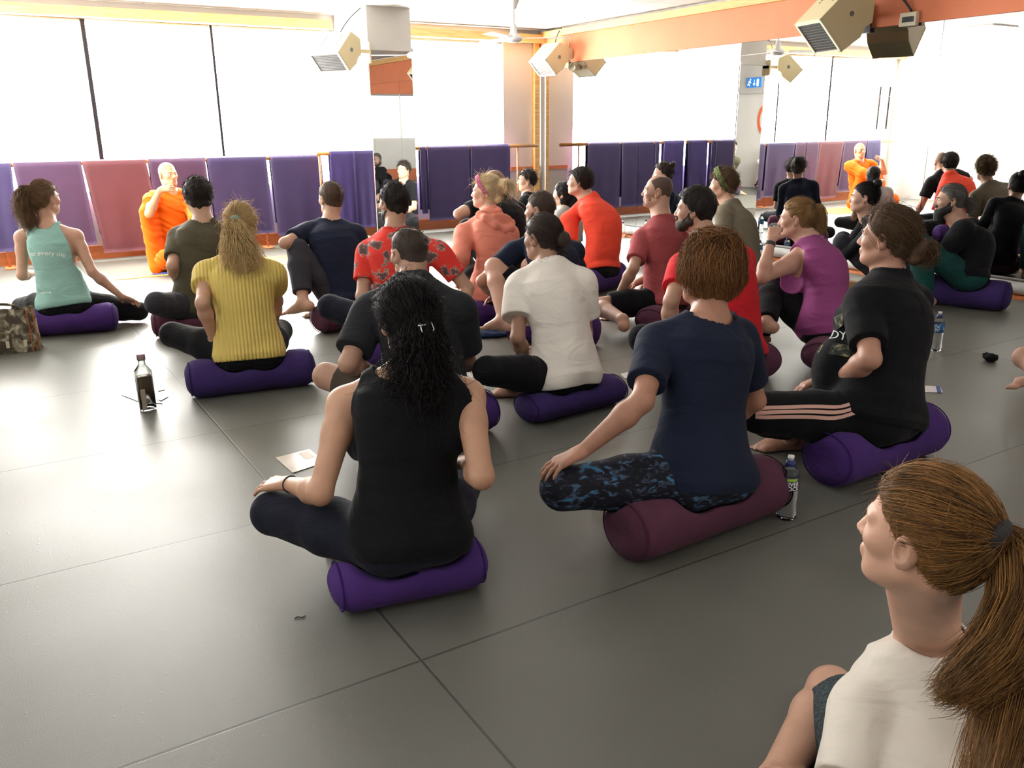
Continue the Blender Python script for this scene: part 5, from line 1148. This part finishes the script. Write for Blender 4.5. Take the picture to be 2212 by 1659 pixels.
person('edge', 'person at the right edge of the picture, only a bare knee and foot showing', s=.97, h=.007, pelP=FL(2440, 800, .16), headP=FL(2440, 800, .16)+V(0, .05, .66), az=-60, skinc='#bd8a70', lleg=dict(kn=(2275, 770, 'n'), an=(2262, 812, 'n'), fd=(.9, -.2, 0), fu=(0, .3, 1)), rleg=dict(), bottom=dict(m=m_blk, name='shorts', hem=.86, loose=.012), top=dict(m=m_char))
# ------------------------------------------------------------------ heaters, fan, alarm
m_cream = mat('cream_enamel', srgb('#cfc29a'), .45, spec=.4); m_creaml = mat('pale_enamel', srgb('#ddd6bc'), .45); m_grille = mat('dark_grille', srgb('#3a3733'), .6); m_steel = mat('steel', (.5, .5, .5), .35, metal=1)
m_cable = mat('black_cable', (.02, .02, .02), .5); m_greyp = mat('grey_plate', srgb('#6d7274'), .5)
def heater(c, wall_x, label, ln=.42, sz=.36, yaw=0):
    """blows down and towards -X; c = centre of the body, long side along Y"""
    c = V(*c); q = math.radians(yaw); hx = V(math.cos(q), math.sin(q), 0); y = V(-math.sin(q), math.cos(q), 0); d = unit(-.72*hx+V(0, 0, -.69)); e = unit(.69*hx+V(0, 0, -.72))
    r = root('heater', c, label, 'heater', 'ceiling-level fan heaters')
    h2 = sz/2
    prof = [d*h2-e*h2*.72, d*h2+e*h2*.72, d*h2*.2+e*h2*.86, -d*h2*.15+e*h2*.72, -d*h2*.45+e*h2*.8, -d*h2*.8+e*h2*.45, -d*h2*1.1+e*h2*.1, -d*h2*.75-e*h2*.72]
    MB().prism([c+p-y*ln/2 for p in prof], y*ln).build('body', m_cream, r, bevel=.006)
    f = MB(); o = c+d*(h2+.002)
    ax = [d, e, y]
    for a, b in (((-.0, -h2*.72, -ln/2), (.012, -h2*.6, ln/2)), ((0, h2*.6, -ln/2), (.012, h2*.72, ln/2)), ((0, -h2*.72, -ln/2), (.012, h2*.72, -ln/2+.025)), ((0, -h2*.72, ln/2-.025), (.012, h2*.72, ln/2))): f.box(a, b, ax, o)
    f.build('front_frame', m_creaml, r)
    MB().box((-.004, -h2*.6, -ln/2+.02), (.002, h2*.6, ln/2-.02), ax, o).build('grille_back', m_black, r)
    g = MB()
    for k in range(11):
        q = -h2*.56+k*h2*1.12/10; g.box((0, q-.002, -ln/2+.02), (.009, q+.002, ln/2-.02), [unit(d+e*.5), e, y], o)
    g.build('grille', m_grille, r)
    for sgn in (-1,):
        MB().lathe(c+sgn*y*(ln/2+.001)-d*.0, [(.001, -.001), (.022, -.001), (.022, .003), (.001, .003)], 20, sgn*y).build('badge', m_greyp, r)
    sl = MB()
    for k in range(6): sl.box((-h2*.5+k*.028, -h2*.73-.001, -ln*.3), (-h2*.5+k*.028+.014, -h2*.70, -ln*.3+.01), ax, c); sl.box((-h2*.5+k*.028, -h2*.73-.001, ln*.2), (-h2*.5+k*.028+.014, -h2*.70, ln*.2+.01), ax, c)
    sl.build('vent_slot', m_black, r)
    bk = MB(); bk.box((c[0]+.1, c[1]-.06, c[2]-.02), (wall_x, c[1]+.06, c[2]+.02)).box((wall_x-.02, c[1]-.07, c[2]-.12), (wall_x, c[1]+.07, c[2]+.1))
    bk.build('bracket', m_black if wall_x > 5 and c[1] < 8 else m_cream, r)
    t = np.linspace(0, 1, 24); A0 = c-d*h2*.9+y*.1; B0 = V(wall_x-.02, c[1]+.1, ZC-.02)
    MB().tube([A0+(B0-A0)*k+V(-.03*math.sin(k*3.1), -.02*math.sin(k*3.1), .02*math.sin(k*3.1)) for k in t], .007, 6).build('cable', m_cable, r, True)
    return r
heater((3.61, 9.42, 2.17), PX0, 'cream heater tilted downwards on the left side of the pillar', .42, .36, 28)
heater((6.86, 10.05, 2.235), XR-.03, 'cream heater in the corner above the mirror, lit white on its left', .4, .36)
heater((6.74, 5.38, 2.27), XR-.03, 'cream heater with dark slatted grille above the mirrors at the top right', .38, .5, -16)
def fan(x, y):
    r = root('ceiling_fan', (x, y, ZC), 'white ceiling fan with a cone canopy hanging in front of the corner', 'ceiling fan'); zt = 2.25; k = V(x, y, 0)
    MB().lathe(k, [(.075, ZC), (.072, ZC-.01), (.045, ZC-.06), (.03, ZC-.1), (.022, ZC-.11), (.012, ZC-.115)], 28).build('canopy', m_tray, r, True)
    MB().tube([(x, y, ZC-.1), (x, y, zt+.1)], .011, 12).build('downrod', m_tray, r, True)
    MB().lathe(k, [(.014, zt+.15), (.03, zt+.135), (.04, zt+.05), (.075, zt+.03), (.09, zt+.01), (.085, zt-.02), (.05, zt-.035), (.001, zt-.038)], 32).build('motor', m_tray, r, True)
    for i in range(3):
        a = math.radians(-28+120*i); d = V(math.cos(a), math.sin(a), 0); n = V(-d[1], d[0], 0)
        b = MB().box((.14, -.055, -.003), (.6, .06, .003), [d, unit(n+V(0, 0, .15)), unit(np.cross(d, n+V(0, 0, .15)))], V(x, y, zt+.008)); b.box((.07, -.015, -.003), (.17, .015, .003), [d, n, V(0, 0, 1)], V(x, y, zt+.008))
        b.build('blade', m_tray, r, bevel=.002)
fan(5.12, 8.2)
c = onX(1222, 118, XR-.1); r = root('fire_alarm', c, 'small white alarm box with a red sounder on the terracotta beam by the corner heater', 'alarm')
MB().box(c-V(0, .07, .06), c+V(.07, .07, .07)).build('housing', m_creaml, r, bevel=.008)
m_rsound = mat('red_plastic', srgb('#a02028'), .4); MB().lathe(c+V(-.0, .02, .0), [(.03, -.0), (.034, .02), (.02, .04), (.001, .042)], 18, (-1, 0, 0)).build('sounder', m_rsound, r, True)
for k in (-.03, .02): MB().tube([c+V(.05, k, .06), c+V(.07, k*.5, .2), (XR-.05, c[1]+k*.4, ZC-.02)], .005, 6).build('cable', m_creaml, r, True)
c = onX(1235, 148, XR-.12); r = root('spotlight', c, 'small grey metal spotlight shade hanging under the alarm box', 'spotlight')
MB().lathe(c, [(.012, .1), (.018, .09), (.05, .02), (.047, .02), (.016, .085)], 20, unit((-.3, -.5, -.4))*-1).build('shade', m_creaml, r, True)
MB().tube([c+V(0, .02, .06), c+V(.05, .04, .1), (XR-.03, c[1]+.05, c[2]+.1)], .006, 8).build('arm', m_steel, r, True)
c = onX(1968, 42, XR-.03); r = root('control_box', c, 'cream switch box with dark buttons on the terracotta beam beside the right heater', 'switch box')
MB().box(c-V(.05, .08, .055), c+V(0, .08, .055)).build('case', m_creaml, r, bevel=.006); MB().box(c-V(.054, .06, .025), c+V(-.048, .05, .02)).build('switch_strip', m_black, r)
t = np.linspace(0, 1, 30); A0 = V(6.9, 5.3, 2.36); B0 = c+V(-.03, -.02, .06); MB().tube([A0+(B0-A0)*k+V(0, 0, .16*math.sin(k*math.pi)) for k in t], .01, 8).build('conduit', m_cable, r, True)

# exit sign, painted ring and hanging straps seen in the mirrors
sy = 5.05
m_sign = mat('sign_blue', srgb('#1f6fc0'), .4, emit=(srgb('#1f6fc0'), .6)); m_sw = mat('sign_white', (.9, .9, .9), .5, emit=((1, 1, 1), .8))
struct('trim_6', MB().box((XL, sy-.5, 2.0), (XL+.12, sy+.35, ZC)), m_grey)
r = root('exit_sign', (XL+.12, sy, 2.2), 'blue and white running-man exit sign on the left wall, seen only in the mirrors', 'exit sign')
MB().box((XL+.12, sy-.2, 2.12), (XL+.15, sy+.2, 2.32)).build('panel', m_sign, r)
g = MB(); Z = V(XL+.152, sy, 2.22)
def sgq(y0, z0, y1, z1, w): 
    d = unit((0, y1-y0, z1-z0)); n = np.cross(d, (1, 0, 0))*w/2; a = Z+V(0, y0, z0); b = Z+V(0, y1, z1); g.prism([a-n, b-n, b+n, a+n], V(.004, 0, 0))
for q in ((-.1, .02, -.14, -.02, .022), (-.14, -.02, -.1, -.07, .018), (-.13, -.02, -.17, -.05, .016), (-.1, .03, -.07, -.01, .014), (-.1, .03, -.15, .03, .014), (.02, .06, .02, -.05, .014), (.02, -.06, .05, -.02, .014), (.02, -.06, -.01, -.02, .014), (.12, .07, .12, -.08, .06)): sgq(*q)
g.lathe(Z+V(0, -.09, .06), [(.001, 0), (.018, 0), (.018, .004), (.001, .004)], 12, (1, 0, 0)); g.build('pictogram', m_sw, r)
m_letter = mat('terracotta_lettering', srgb('#d9693f'), .7)
a = np.linspace(0, 2*np.pi, 49); mb = MB()
for i in range(48):
    P4 = [V(XL+.004, sy+.32+ro*.75*math.cos(t), 1.45+ro*math.sin(t)) for ro, t in ((.36, a[i]), (.36, a[i+1]), (.27, a[i+1]), (.27, a[i]))]; mb.prism(P4, V(.003, 0, 0))
tag(mb.build('wall_lettering', m_letter), 'large terracotta letter O painted on the left wall, seen in the mirrors', 'lettering')
r = root('exercise_straps', (-.3, YF-.03, 1.5), 'two dark hanging straps joined by a bar on the white pier left of the blinds', 'exercise straps')
for x in (-.44, -.16): MB().box((x-.012, YF-.03, 1.25), (x+.012, YF-.022, 2.0)).build('strap', m_dark, r)
MB().tube([(-.45, YF-.034, 1.83), (-.15, YF-.034, 1.83)], .008, 8).build('bar', m_steel, r, True)

# ------------------------------------------------------------------ things on the floor
def glass(name, col, ior=1.45, rough=.02):
    m = mat(name, col, rough, trans=1, spec=.5); m.node_tree.nodes['Principled BSDF'].inputs['IOR'].default_value = ior; return m
m_glass = glass('clear_glass', (.93, .97, .95)); m_pet = glass('clear_plastic', (.92, .96, .98), 1.3, .06); m_tea = mat('brown_drink', srgb('#a87440'), .35, srgb('#c08a4c'), 6, spec=.4)
c = FL(320, 884); r = root('glass_bottle', c, 'square glass bottle of brown drink standing on the floor beside the yellow-topped woman', 'bottle')
B = dict(sq=5)
MB().lathe(c, [(.001, .002), (.036, .002), (.04, .01), (.041, .19), (.04, .205), (.02, .232), (.0165, .24), (.0165, .262), (.019, .264), (.019, .268), (.0145, .27), (.0145, .24), (.036, .203), (.0375, .19), (.0365, .012), (.001, .01)], 40, sq=4).build('glass_body', m_glass, r, True)
MB().lathe(c, [(.001, .0125), (.0358, .0125), (.0358, .178), (.001, .178)], 40, sq=4).build('drink', m_tea, r, True)
MB().lathe(c, [(.001, .262), (.02, .262), (.021, .266), (.021, .288), (.019, .291), (.001, .292)], 24).build('cap', mat('mauve_cap', srgb('#8a6f74'), .5), r, True)
m_lab = mat('pale_label', srgb('#9a8c78'), .6); MB().box((c[0]-.03, c[1]-.0425, .02), (c[0]-.008, c[1]-.0415, .12)).build('label_sticker', m_lab, r)
def bottle(c, label, h=.235, rad=.034, lab=None, capc='#1b2b66', letters=None, cat='bottle', face=0):
    c = V(*c); r = root('water_bottle', c, label, cat)
    MB().lathe(c, [(.001, .003), (rad*.8, .0), (rad, .012), (rad, h*.2), (rad*.93, h*.25), (rad, h*.3), (rad*.95, h*.45), (rad, h*.5), (rad, h*.72), (rad*.75, h*.82), (rad*.42, h*.87), (rad*.42, h*.9), (.001, h*.9)], 32).build('bottle_body', m_pet, r, True)
    MB().lathe(c, [(rad*.45, h*.87), (rad*.48, h*.88), (rad*.48, h*.95), (rad*.3, h*.96), (.001, h*.96)], 24).build('cap', mat('cap', srgb(capc), .4), r, True)
    MB().lathe(c, [(rad*.26, h*.955), (rad*.26, h*.985), (rad*.32, h*.99), (rad*.3, h*1.03), (.001, h*1.035)], 20).build('spout', m_tray, r, True)
    if lab:
        MB().lathe(c, [(rad*.99, h*.5), (rad*1.015, h*.5), (rad*1.015, h*.72), (rad*.99, h*.72)], 40).build('label_band', lab, r, True)
    return r
m_lnavy = mat('navy_label', srgb('#14213f'), .5); m_lime = mat('lime_print', srgb('#9ac23c'), .5); m_lw = mat('white_print', (.85, .85, .85), .5); m_lblue = camo('blue_label', [srgb('#1c4f8a'), srgb('#2f79b8'), srgb('#1b3c70'), srgb('#c7d6e6')], 60)
cb = FL(1697, 1118); r = bottle(cb, 'clear water bottle with navy label and lime stripe behind the auburn woman\'s bolster', .235, .036, m_lnavy)
def on_cyl(txt, c, rad, z, size, az0, m, par, name='label_print'):
    cu = bpy.data.curves.new(name, 'FONT'); cu.body = txt; cu.size = size; cu.extrude = 0; cu.align_x = 'CENTER'; cu.offset = size*.02
    t = bpy.data.objects.new('tmp', cu); C.objects.link(t); dg = bpy.context.evaluated_depsgraph_get(); me = bpy.data.meshes.new_from_object(t.evaluated_get(dg)); bpy.data.objects.remove(t); me.name = name
    for v in me.vertices:
        a = v.co.x/rad; v.co = Vector((c[0]+rad*math.cos(az0+a), c[1]+rad*math.sin(az0+a), z+v.co.y))
    return attach(link(name, me, m), par)
faz = math.atan2(-cb[1], -cb[0])+.35
on_cyl('RIVER', cb, .0372, .138, .021, faz, m_lw, r); on_cyl('ROCK', cb, .0372, .121, .021, faz, m_lw, r)
a_ = np.linspace(faz-.5, faz+.5, 9); mb = MB()
for i in range(8): mb.quad(*[V(cb[0]+.0372*math.cos(t), cb[1]+.0372*math.sin(t), z) for t, z in ((a_[i], .156), (a_[i+1], .156), (a_[i+1], .166), (a_[i], .166))])
mb.build('label_stripe', m_lime, r)
bottle(FL(2020, 757), 'blue patterned bottle half hidden behind the woman in the black T-shirt', .24, .036, m_lblue)
bottle((5.69, 7.75, 0), 'clear water bottle with white and blue label on the floor near the mirror', .26, .036, m_lblue)
bottle(FL(1639, 560), 'smaller clear water bottle beside the woman in magenta', .2, .032, m_lblue)
bottle(FL(1345, 512, .0), 'clear bottle with a dark blue cap lying by the foam tube at the mirror', .2, .03, None)
m_flask = mat('dark_flask', (.03, .032, .035), .35); c = V(4.86, 7.46, 0); r = root('drinks_flask', c, 'dark metal flask on the floor, seen in the mirror behind the blonde ponytail', 'flask')
MB().lathe(c, [(.001, 0), (.036, 0), (.037, .01), (.037, .16), (.03, .18), (.001, .18)], 24).build('flask_body', m_flask, r, True); MB().lathe(c, [(.001, .18), (.026, .18), (.026, .215), (.001, .217)], 20).build('cap', m_greyp, r, True)

def card(pts, m, label, name='paper_card', cat='card', th=.0015, group=None):
    P = [FL(u, v, .002) for u, v in pts]; o = MB().prism(P, V(0, 0, th)).build(name, m); return tag(o, label, cat, group), P
m_card = mat('glossy_card', srgb('#cfc4b4'), .18, srgb('#efe6da'), 3, spec=.7); m_tan = mat('tan_print', srgb('#a2866a'), .4); m_paper = mat('white_paper', (.82, .8, .78), .6); m_bluep = mat('blue_print', srgb('#2b3f8c'), .5)
o, P = card([(595, 989), (668, 971), (704, 998), (632, 1022)], m_card, 'glossy folded leaflet on the floor in front of the black-haired woman\'s hand')
p0 = P[0]; ux, uy = P[1]-P[0], P[3]-P[0]
q = MB().prism([p0+ux*a+uy*b+V(0, 0, .0016) for a, b in ((.62, .08), (.92, .08), (.92, .5), (.62, .5))], V(0, 0, .0006)).build('printed_picture', m_tan); q.parent = o
card([(262, 853), (312, 846), (352, 872), (300, 868)], m_paper, 'white paper sheet lying behind the glass bottle')
o, _ = card([(335, 862), (350, 852), (364, 857), (348, 866)], mat('dark_print', (.06, .05, .05), .5), 'small dark card on the floor beside the glass bottle')
card([(338, 832), (352, 829), (356, 842), (342, 845)], m_paper, 'little white tea-bag tag on the floor near the dark purple bolster', 'tea_tag', 'tag')
o, P = card([(1985, 833), (2030, 835), (2037, 848), (1988, 847)], m_paper, 'white card with a blue end lying behind the striped-trouser woman')
ux, uy = P[1]-P[0], P[3]-P[0]; q = MB().prism([P[0]+ux*a+uy*b+V(0, 0, .0016) for a, b in ((.8, 0), (1, 0), (1, 1), (.8, 1))], V(0, 0, .0006)).build('blue_end', m_bluep); q.parent = o
card([(1340, 808), (1362, 803), (1372, 812), (1350, 818)], m_paper, 'white leaflet corner beside the navy sleeve of the auburn woman')
card([(735, 1096), (760, 1090), (768, 1100), (742, 1106)], m_paper, 'white card between the arm and waist of the black-haired woman')
card([(1318, 600), (1336, 596), (1350, 604), (1330, 610)], m_paper, 'white paper on the floor in front of the dusty-red-shirted man')
# cork and foam blocks
m_cork = mat('cork', srgb('#a98455'), .85, srgb('#8e6c42'), 60, bump=.3, bscale=120); c = FL(1865, 650)
def block(c, az, sz, m, label, name='yoga_block'):
    f = azv(az); rr = V(f[1], -f[0], 0); o = MB().box((-sz[0]/2, -sz[1]/2, 0), (sz[0]/2, sz[1]/2, sz[2]), [rr, f, V(0, 0, 1)], c).build(name, m, bevel=.006); return tag(o, label, 'yoga block')
block(FL(1850, 648), 50, (.23, .08, .15), m_cork, 'cork yoga block standing behind the woman in the black T-shirt')
block(FL(1316, 606), 10, (.1, .22, .07), m_cork, 'cork yoga block beside the red-orange-shirted man, under a purple one'); block(FL(1316, 606)+V(0, 0, .0705), 12, (.1, .22, .075), m_purple, 'purple foam block stacked on a cork block by the red-orange shirt')
# black balled-up sock
v = Vol([p_ell(FL(2141, 772, .026), np.eye(3), (.045, .035, .024), .01), p_ell(FL(2130, 768, .03), np.eye(3), (.02, .02, .02), .01)], .003); v.fold(.005, (50, 50, 50), 4); v.keep((0, 0, -1), -.001)
Vt, F = v.mesh('s', 1); tag(link('sock', mesh_np('sock', Vt, [F]), m_blk), 'balled-up black sock on the floor at the right', 'sock')
# blue cloth by the white-shirted woman
m_bcl = K('blue_cloth', '#27395c', .7); c = FL(1062, 722, .02)
for k, (u, v_, w_, t) in enumerate(((1058, 700, .17, 'upper fold of a navy blue cloth crumpled on the floor, behind the bare foot'), (1052, 722, .14, 'navy blue cloth end on the floor in front of the bare foot'))):
    c = FL(u, v_, .015); vv = Vol([p_ell(c, [CAX, unit(CFW*V(1, 1, 0)), V(0, 0, 1)], (w_, .07, .022), .01)], .005); vv.fold(.012, (16, 16, 16), k+2); vv.keep((0, 0, -1), -.002)
    Vt, F = vv.mesh('c', 1); tag(link('cloth', mesh_np('cloth', Vt, [F]), m_bcl), t, 'cloth')
# scuffs and hair on the near mats
m_lint = mat('lint', (.02, .02, .02), .9)
o = MB().tube([FL(u, v, .002) for u, v in ((636, 1336), (643, 1332), (652, 1334), (660, 1330))], .0016, 5).build('lint_thread', m_lint); tag(o, 'dark thread of lint on the floor left of the black-haired woman\'s bolster', 'thread')

# camouflage tote bag at the left edge
m_camo = camo('camouflage_canvas', [srgb('#4a4238'), srgb('#6a6454'), srgb('#8f8a76'), srgb('#b5b09a')], 13, pos=(.4, .47, .54, .6))
m_binding = mat('orange_binding', srgb('#a8582a'), .7); m_inner = mat('bag_inside', srgb('#3a3a30'), .9)
A0, B0 = FL(-70, 772), FL(88, 758); ux = unit(B0-A0); W = np.linalg.norm(B0-A0); nrm = V(-ux[1], ux[0], 0)
r = root('tote_bag', .5*(A0+B0), 'camouflage canvas tote bag with orange binding standing at the left edge', 'bag')
P = []
for j, z in enumerate(np.linspace(0, .27, 12)):
    k = z/.27; hw_ = W/2*(1-.07*k); hd_ = .09*(1-.6*k)+.012
    for t in np.linspace(0, 2*np.pi, 40, endpoint=False):
        ca, sa = math.cos(t), math.sin(t); n_ = (abs(ca)**4+abs(sa)**4)**(-.25)
        wob = .012*math.sin(t*5+z*30)*k
        P.append(.5*(A0+B0)+nrm*.09+ux*hw_*ca*n_+nrm*(hd_*sa*n_+wob)+V(0, 0, z+.012*math.sin(t*3)*k+.002))
F = [(j*40+i, j*40+(i+1) % 40, (j+1)*40+(i+1) % 40, (j+1)*40+i) for j in range(11) for i in range(40)]
o = link('canvas', mesh_np('canvas', P, [np.array(F), ]), m_camo); attach(o, r)
for q, nm in ((.44, 'binding'),):
    for e_ in (0, 1):
        pts = [.5*(A0+B0)+nrm*.09+ux*(W/2*(1-.07*z/.27)*(.98 if e_ else .82))-nrm*((.09*(1-.6*z/.27)+.012)*(.8 if e_ else 1.0)+.004)+V(0, 0, z) for z in np.linspace(.005, .27, 14)]
        MB().tube(pts, .0045, 6).build('binding', m_binding, r, True)
for k in (-.08, .02):
    b0 = .5*(A0+B0)+ux*(k+.1)-nrm*.016; MB().box((0, -.006, .04), (.02, .004, .085), [ux, nrm, V(0, 0, 1)], b0).build('toggle', m_creaml, r, bevel=.003)
t = np.linspace(0, math.pi, 20); MB().tube([.5*(A0+B0)+nrm*.07+ux*.12*math.cos(k)+V(0, 0, .26+.05*math.sin(k)) for k in t], .009, 8).build('handle', m_camo, r, True)

# ------------------------------------------------------------------ prints on clothing
from mathutils.bvhtree import BVHTree
def tree_of(o):
    me = o.data; n = len(me.vertices); co = np.empty(3*n, np.float32); me.vertices.foreach_get('co', co); co = co.reshape(-1, 3)
    fs = [tuple(p.vertices) for p in me.polygons]; return BVHTree.FromPolygons(co.tolist(), fs)
def ribbon(key, part, pts, w, m, name, off=.003, lift=V(0, 0, 0)):
    """strip of cloth laid on a garment: pts in world space near the surface"""
    o = PEOPLE[key]; g = o[part]; T = tree_of(g); base = o['base']; L_, R2 = [], []
    pr = []
    for p in pts:
        h = T.find_nearest(Vector(p-base))
        if h[0] is not None: pr.append((np.array(h[0]), np.array(h[1])))
    q = np.array([a for a, _ in pr])
    for _ in range(3): q[1:-1] = .5*q[1:-1]+.25*(q[:-2]+q[2:])
    tg = np.gradient(q, axis=0); rows_ = []
    for (a, n), c_, t_ in zip(pr, q, tg):
        sd = unit(np.cross(n, t_)); row = []
        for k in (-1, 0, 1):
            x = c_+sd*w/2*k; h = T.find_nearest(Vector(x)); row.append(np.array(h[0])+np.array(h[1])*off)
        rows_.append(row)
    P = np.array(rows_).reshape(-1, 3); n = len(rows_); F = [(i*3+j, i*3+j+1, i*3+4+j, i*3+3+j) for i in range(n-1) for j in (0, 1)]
    s_ = link(name, mesh_np(name, P, [np.array(F)]), m, g); return s_
def print_text(key, part, txt, size, c, right, upv, m, name='printed_text', off=.002, shear=0):
    o = PEOPLE[key]; g = o[part]; T = tree_of(g); base = o['base']
    cu = bpy.data.curves.new(name, 'FONT'); cu.body = txt; cu.size = size; cu.align_x = 'CENTER'; cu.shear = shear
    t = bpy.data.objects.new('tmp', cu); C.objects.link(t); dg = bpy.context.evaluated_depsgraph_get(); me = bpy.data.meshes.new_from_object(t.evaluated_get(dg)); bpy.data.objects.remove(t); me.name = name
    import bmesh
    bm = bmesh.new(); bm.from_mesh(me); bmesh.ops.triangulate(bm, faces=bm.faces); bmesh.ops.subdivide_edges(bm, edges=[e for e in bm.edges if e.calc_length() > size*.12], cuts=2); bm.to_mesh(me); bm.free()
    for v in me.vertices:
        p = c-base+right*v.co.x+upv*v.co.y; h = T.find_nearest(Vector(p)); n = h[1]; v.co = h[0]+n*off
    return link(name, me, m, g)
m_stripe = mat('pink_stripe', srgb('#c9a093'), .8); m_wstripe = mat('white_stripe', srgb('#cfcdc8'), .8)
def leg_stripes(key, part, n, w, gap, m, q=-1, end=1.75):
    o = PEOPLE[key]; hp, kn, an, fd, fu = o['leg'][q]; P, fw, rt = o['P'], o['fw'], o['rt']; up = V(0, 0, 1)
    out_ = lambda d: unit(np.cross(d, np.cross(rt*q*.5+up*.75-fw*.3, d)))
    for i in range(n):
        k = (i-(n-1)/2)*(w+gap); pts = []
        d1 = unit(kn-hp); d2 = unit(an-kn); o1 = out_(d1); s1 = unit(np.cross(d1, o1))*q; o2 = out_(d2)
        nv = unit(CAMP-.5*(hp+kn)); o1 = unit(nv-d1*(nv @ d1)); s1 = np.cross(d1, o1)
        for t in np.linspace(-.3, 1.18, 24): pts.append(hp+(kn-hp)*t+o1*.12+s1*(k+.02*math.sin(t*3))+(up*.12*(max(0, .4-t)/.4)**1.4))
        ribbon(key, part, pts, w, m, 'stripe')
leg_stripes('stripe', 'bottom', 3, .014, .012, m_stripe)
o = PEOPLE['redbeard']; hp, kn, an = o['leg'][-1][:3]
for i in range(3):
    d1 = unit(kn-hp); pts = [kn+(an-kn)*t-V(0, 0, .02*i)+unit(CAMP-kn)*.07-V(0, 0, .03) for t in np.linspace(-.05, .4, 10)]
    ribbon('redbeard', 'bottom', pts, .01, m_wstripe, 'stripe')
m_print = mat('white_lettering', (.75, .78, .76), .7)
o = PEOPLE['teal']; u_, rgt, bk = o['u'], unit(np.cross(CFW, V(0, 0, 1))), -o['sf']
print_text('teal', 'top', 'l no every step', .042, AT(104, 553, depth(o['P'])-.12), CAX, u_, m_print, shear=.3)
print_text('teal', 'top', 'come', .03, AT(105, 636, depth(o['P'])-.12), CAX, u_, m_print, shear=.3)
o = PEOPLE['stripe']
m_cprint = camo('camouflage_print', [srgb('#14181a'), srgb('#2b3328'), srgb('#5a5640'), srgb('#8a8468')], 22, pos=(.4, .5, .57, .64))
def on_garment(key, part, u, v):
    o = PEOPLE[key]; T = tree_of(o[part]); d = unit(ray(u, v)); h = T.ray_cast(Vector(CAMP-o['base']), Vector(d))
    return (np.array(h[0])+o['base'], np.array(h[1])) if h[0] is not None else (AT(u, v, depth(o['P'])), -d)
c_, n_ = on_garment('stripe', 'top', 1812, 725); rg_ = unit(np.cross(o['u'], n_)); up_ = unit(np.cross(n_, rg_))
for a0, a1 in ((-.095, -.045), (.035, .075)): ribbon('stripe', 'top', [c_+up_*z for z in np.linspace(a0, a1, 6)], .16, m_cprint, 'printed_patch')
print_text('stripe', 'top', 'DY', .065, c_-up_*.02, rg_, up_, m_print, off=.004)
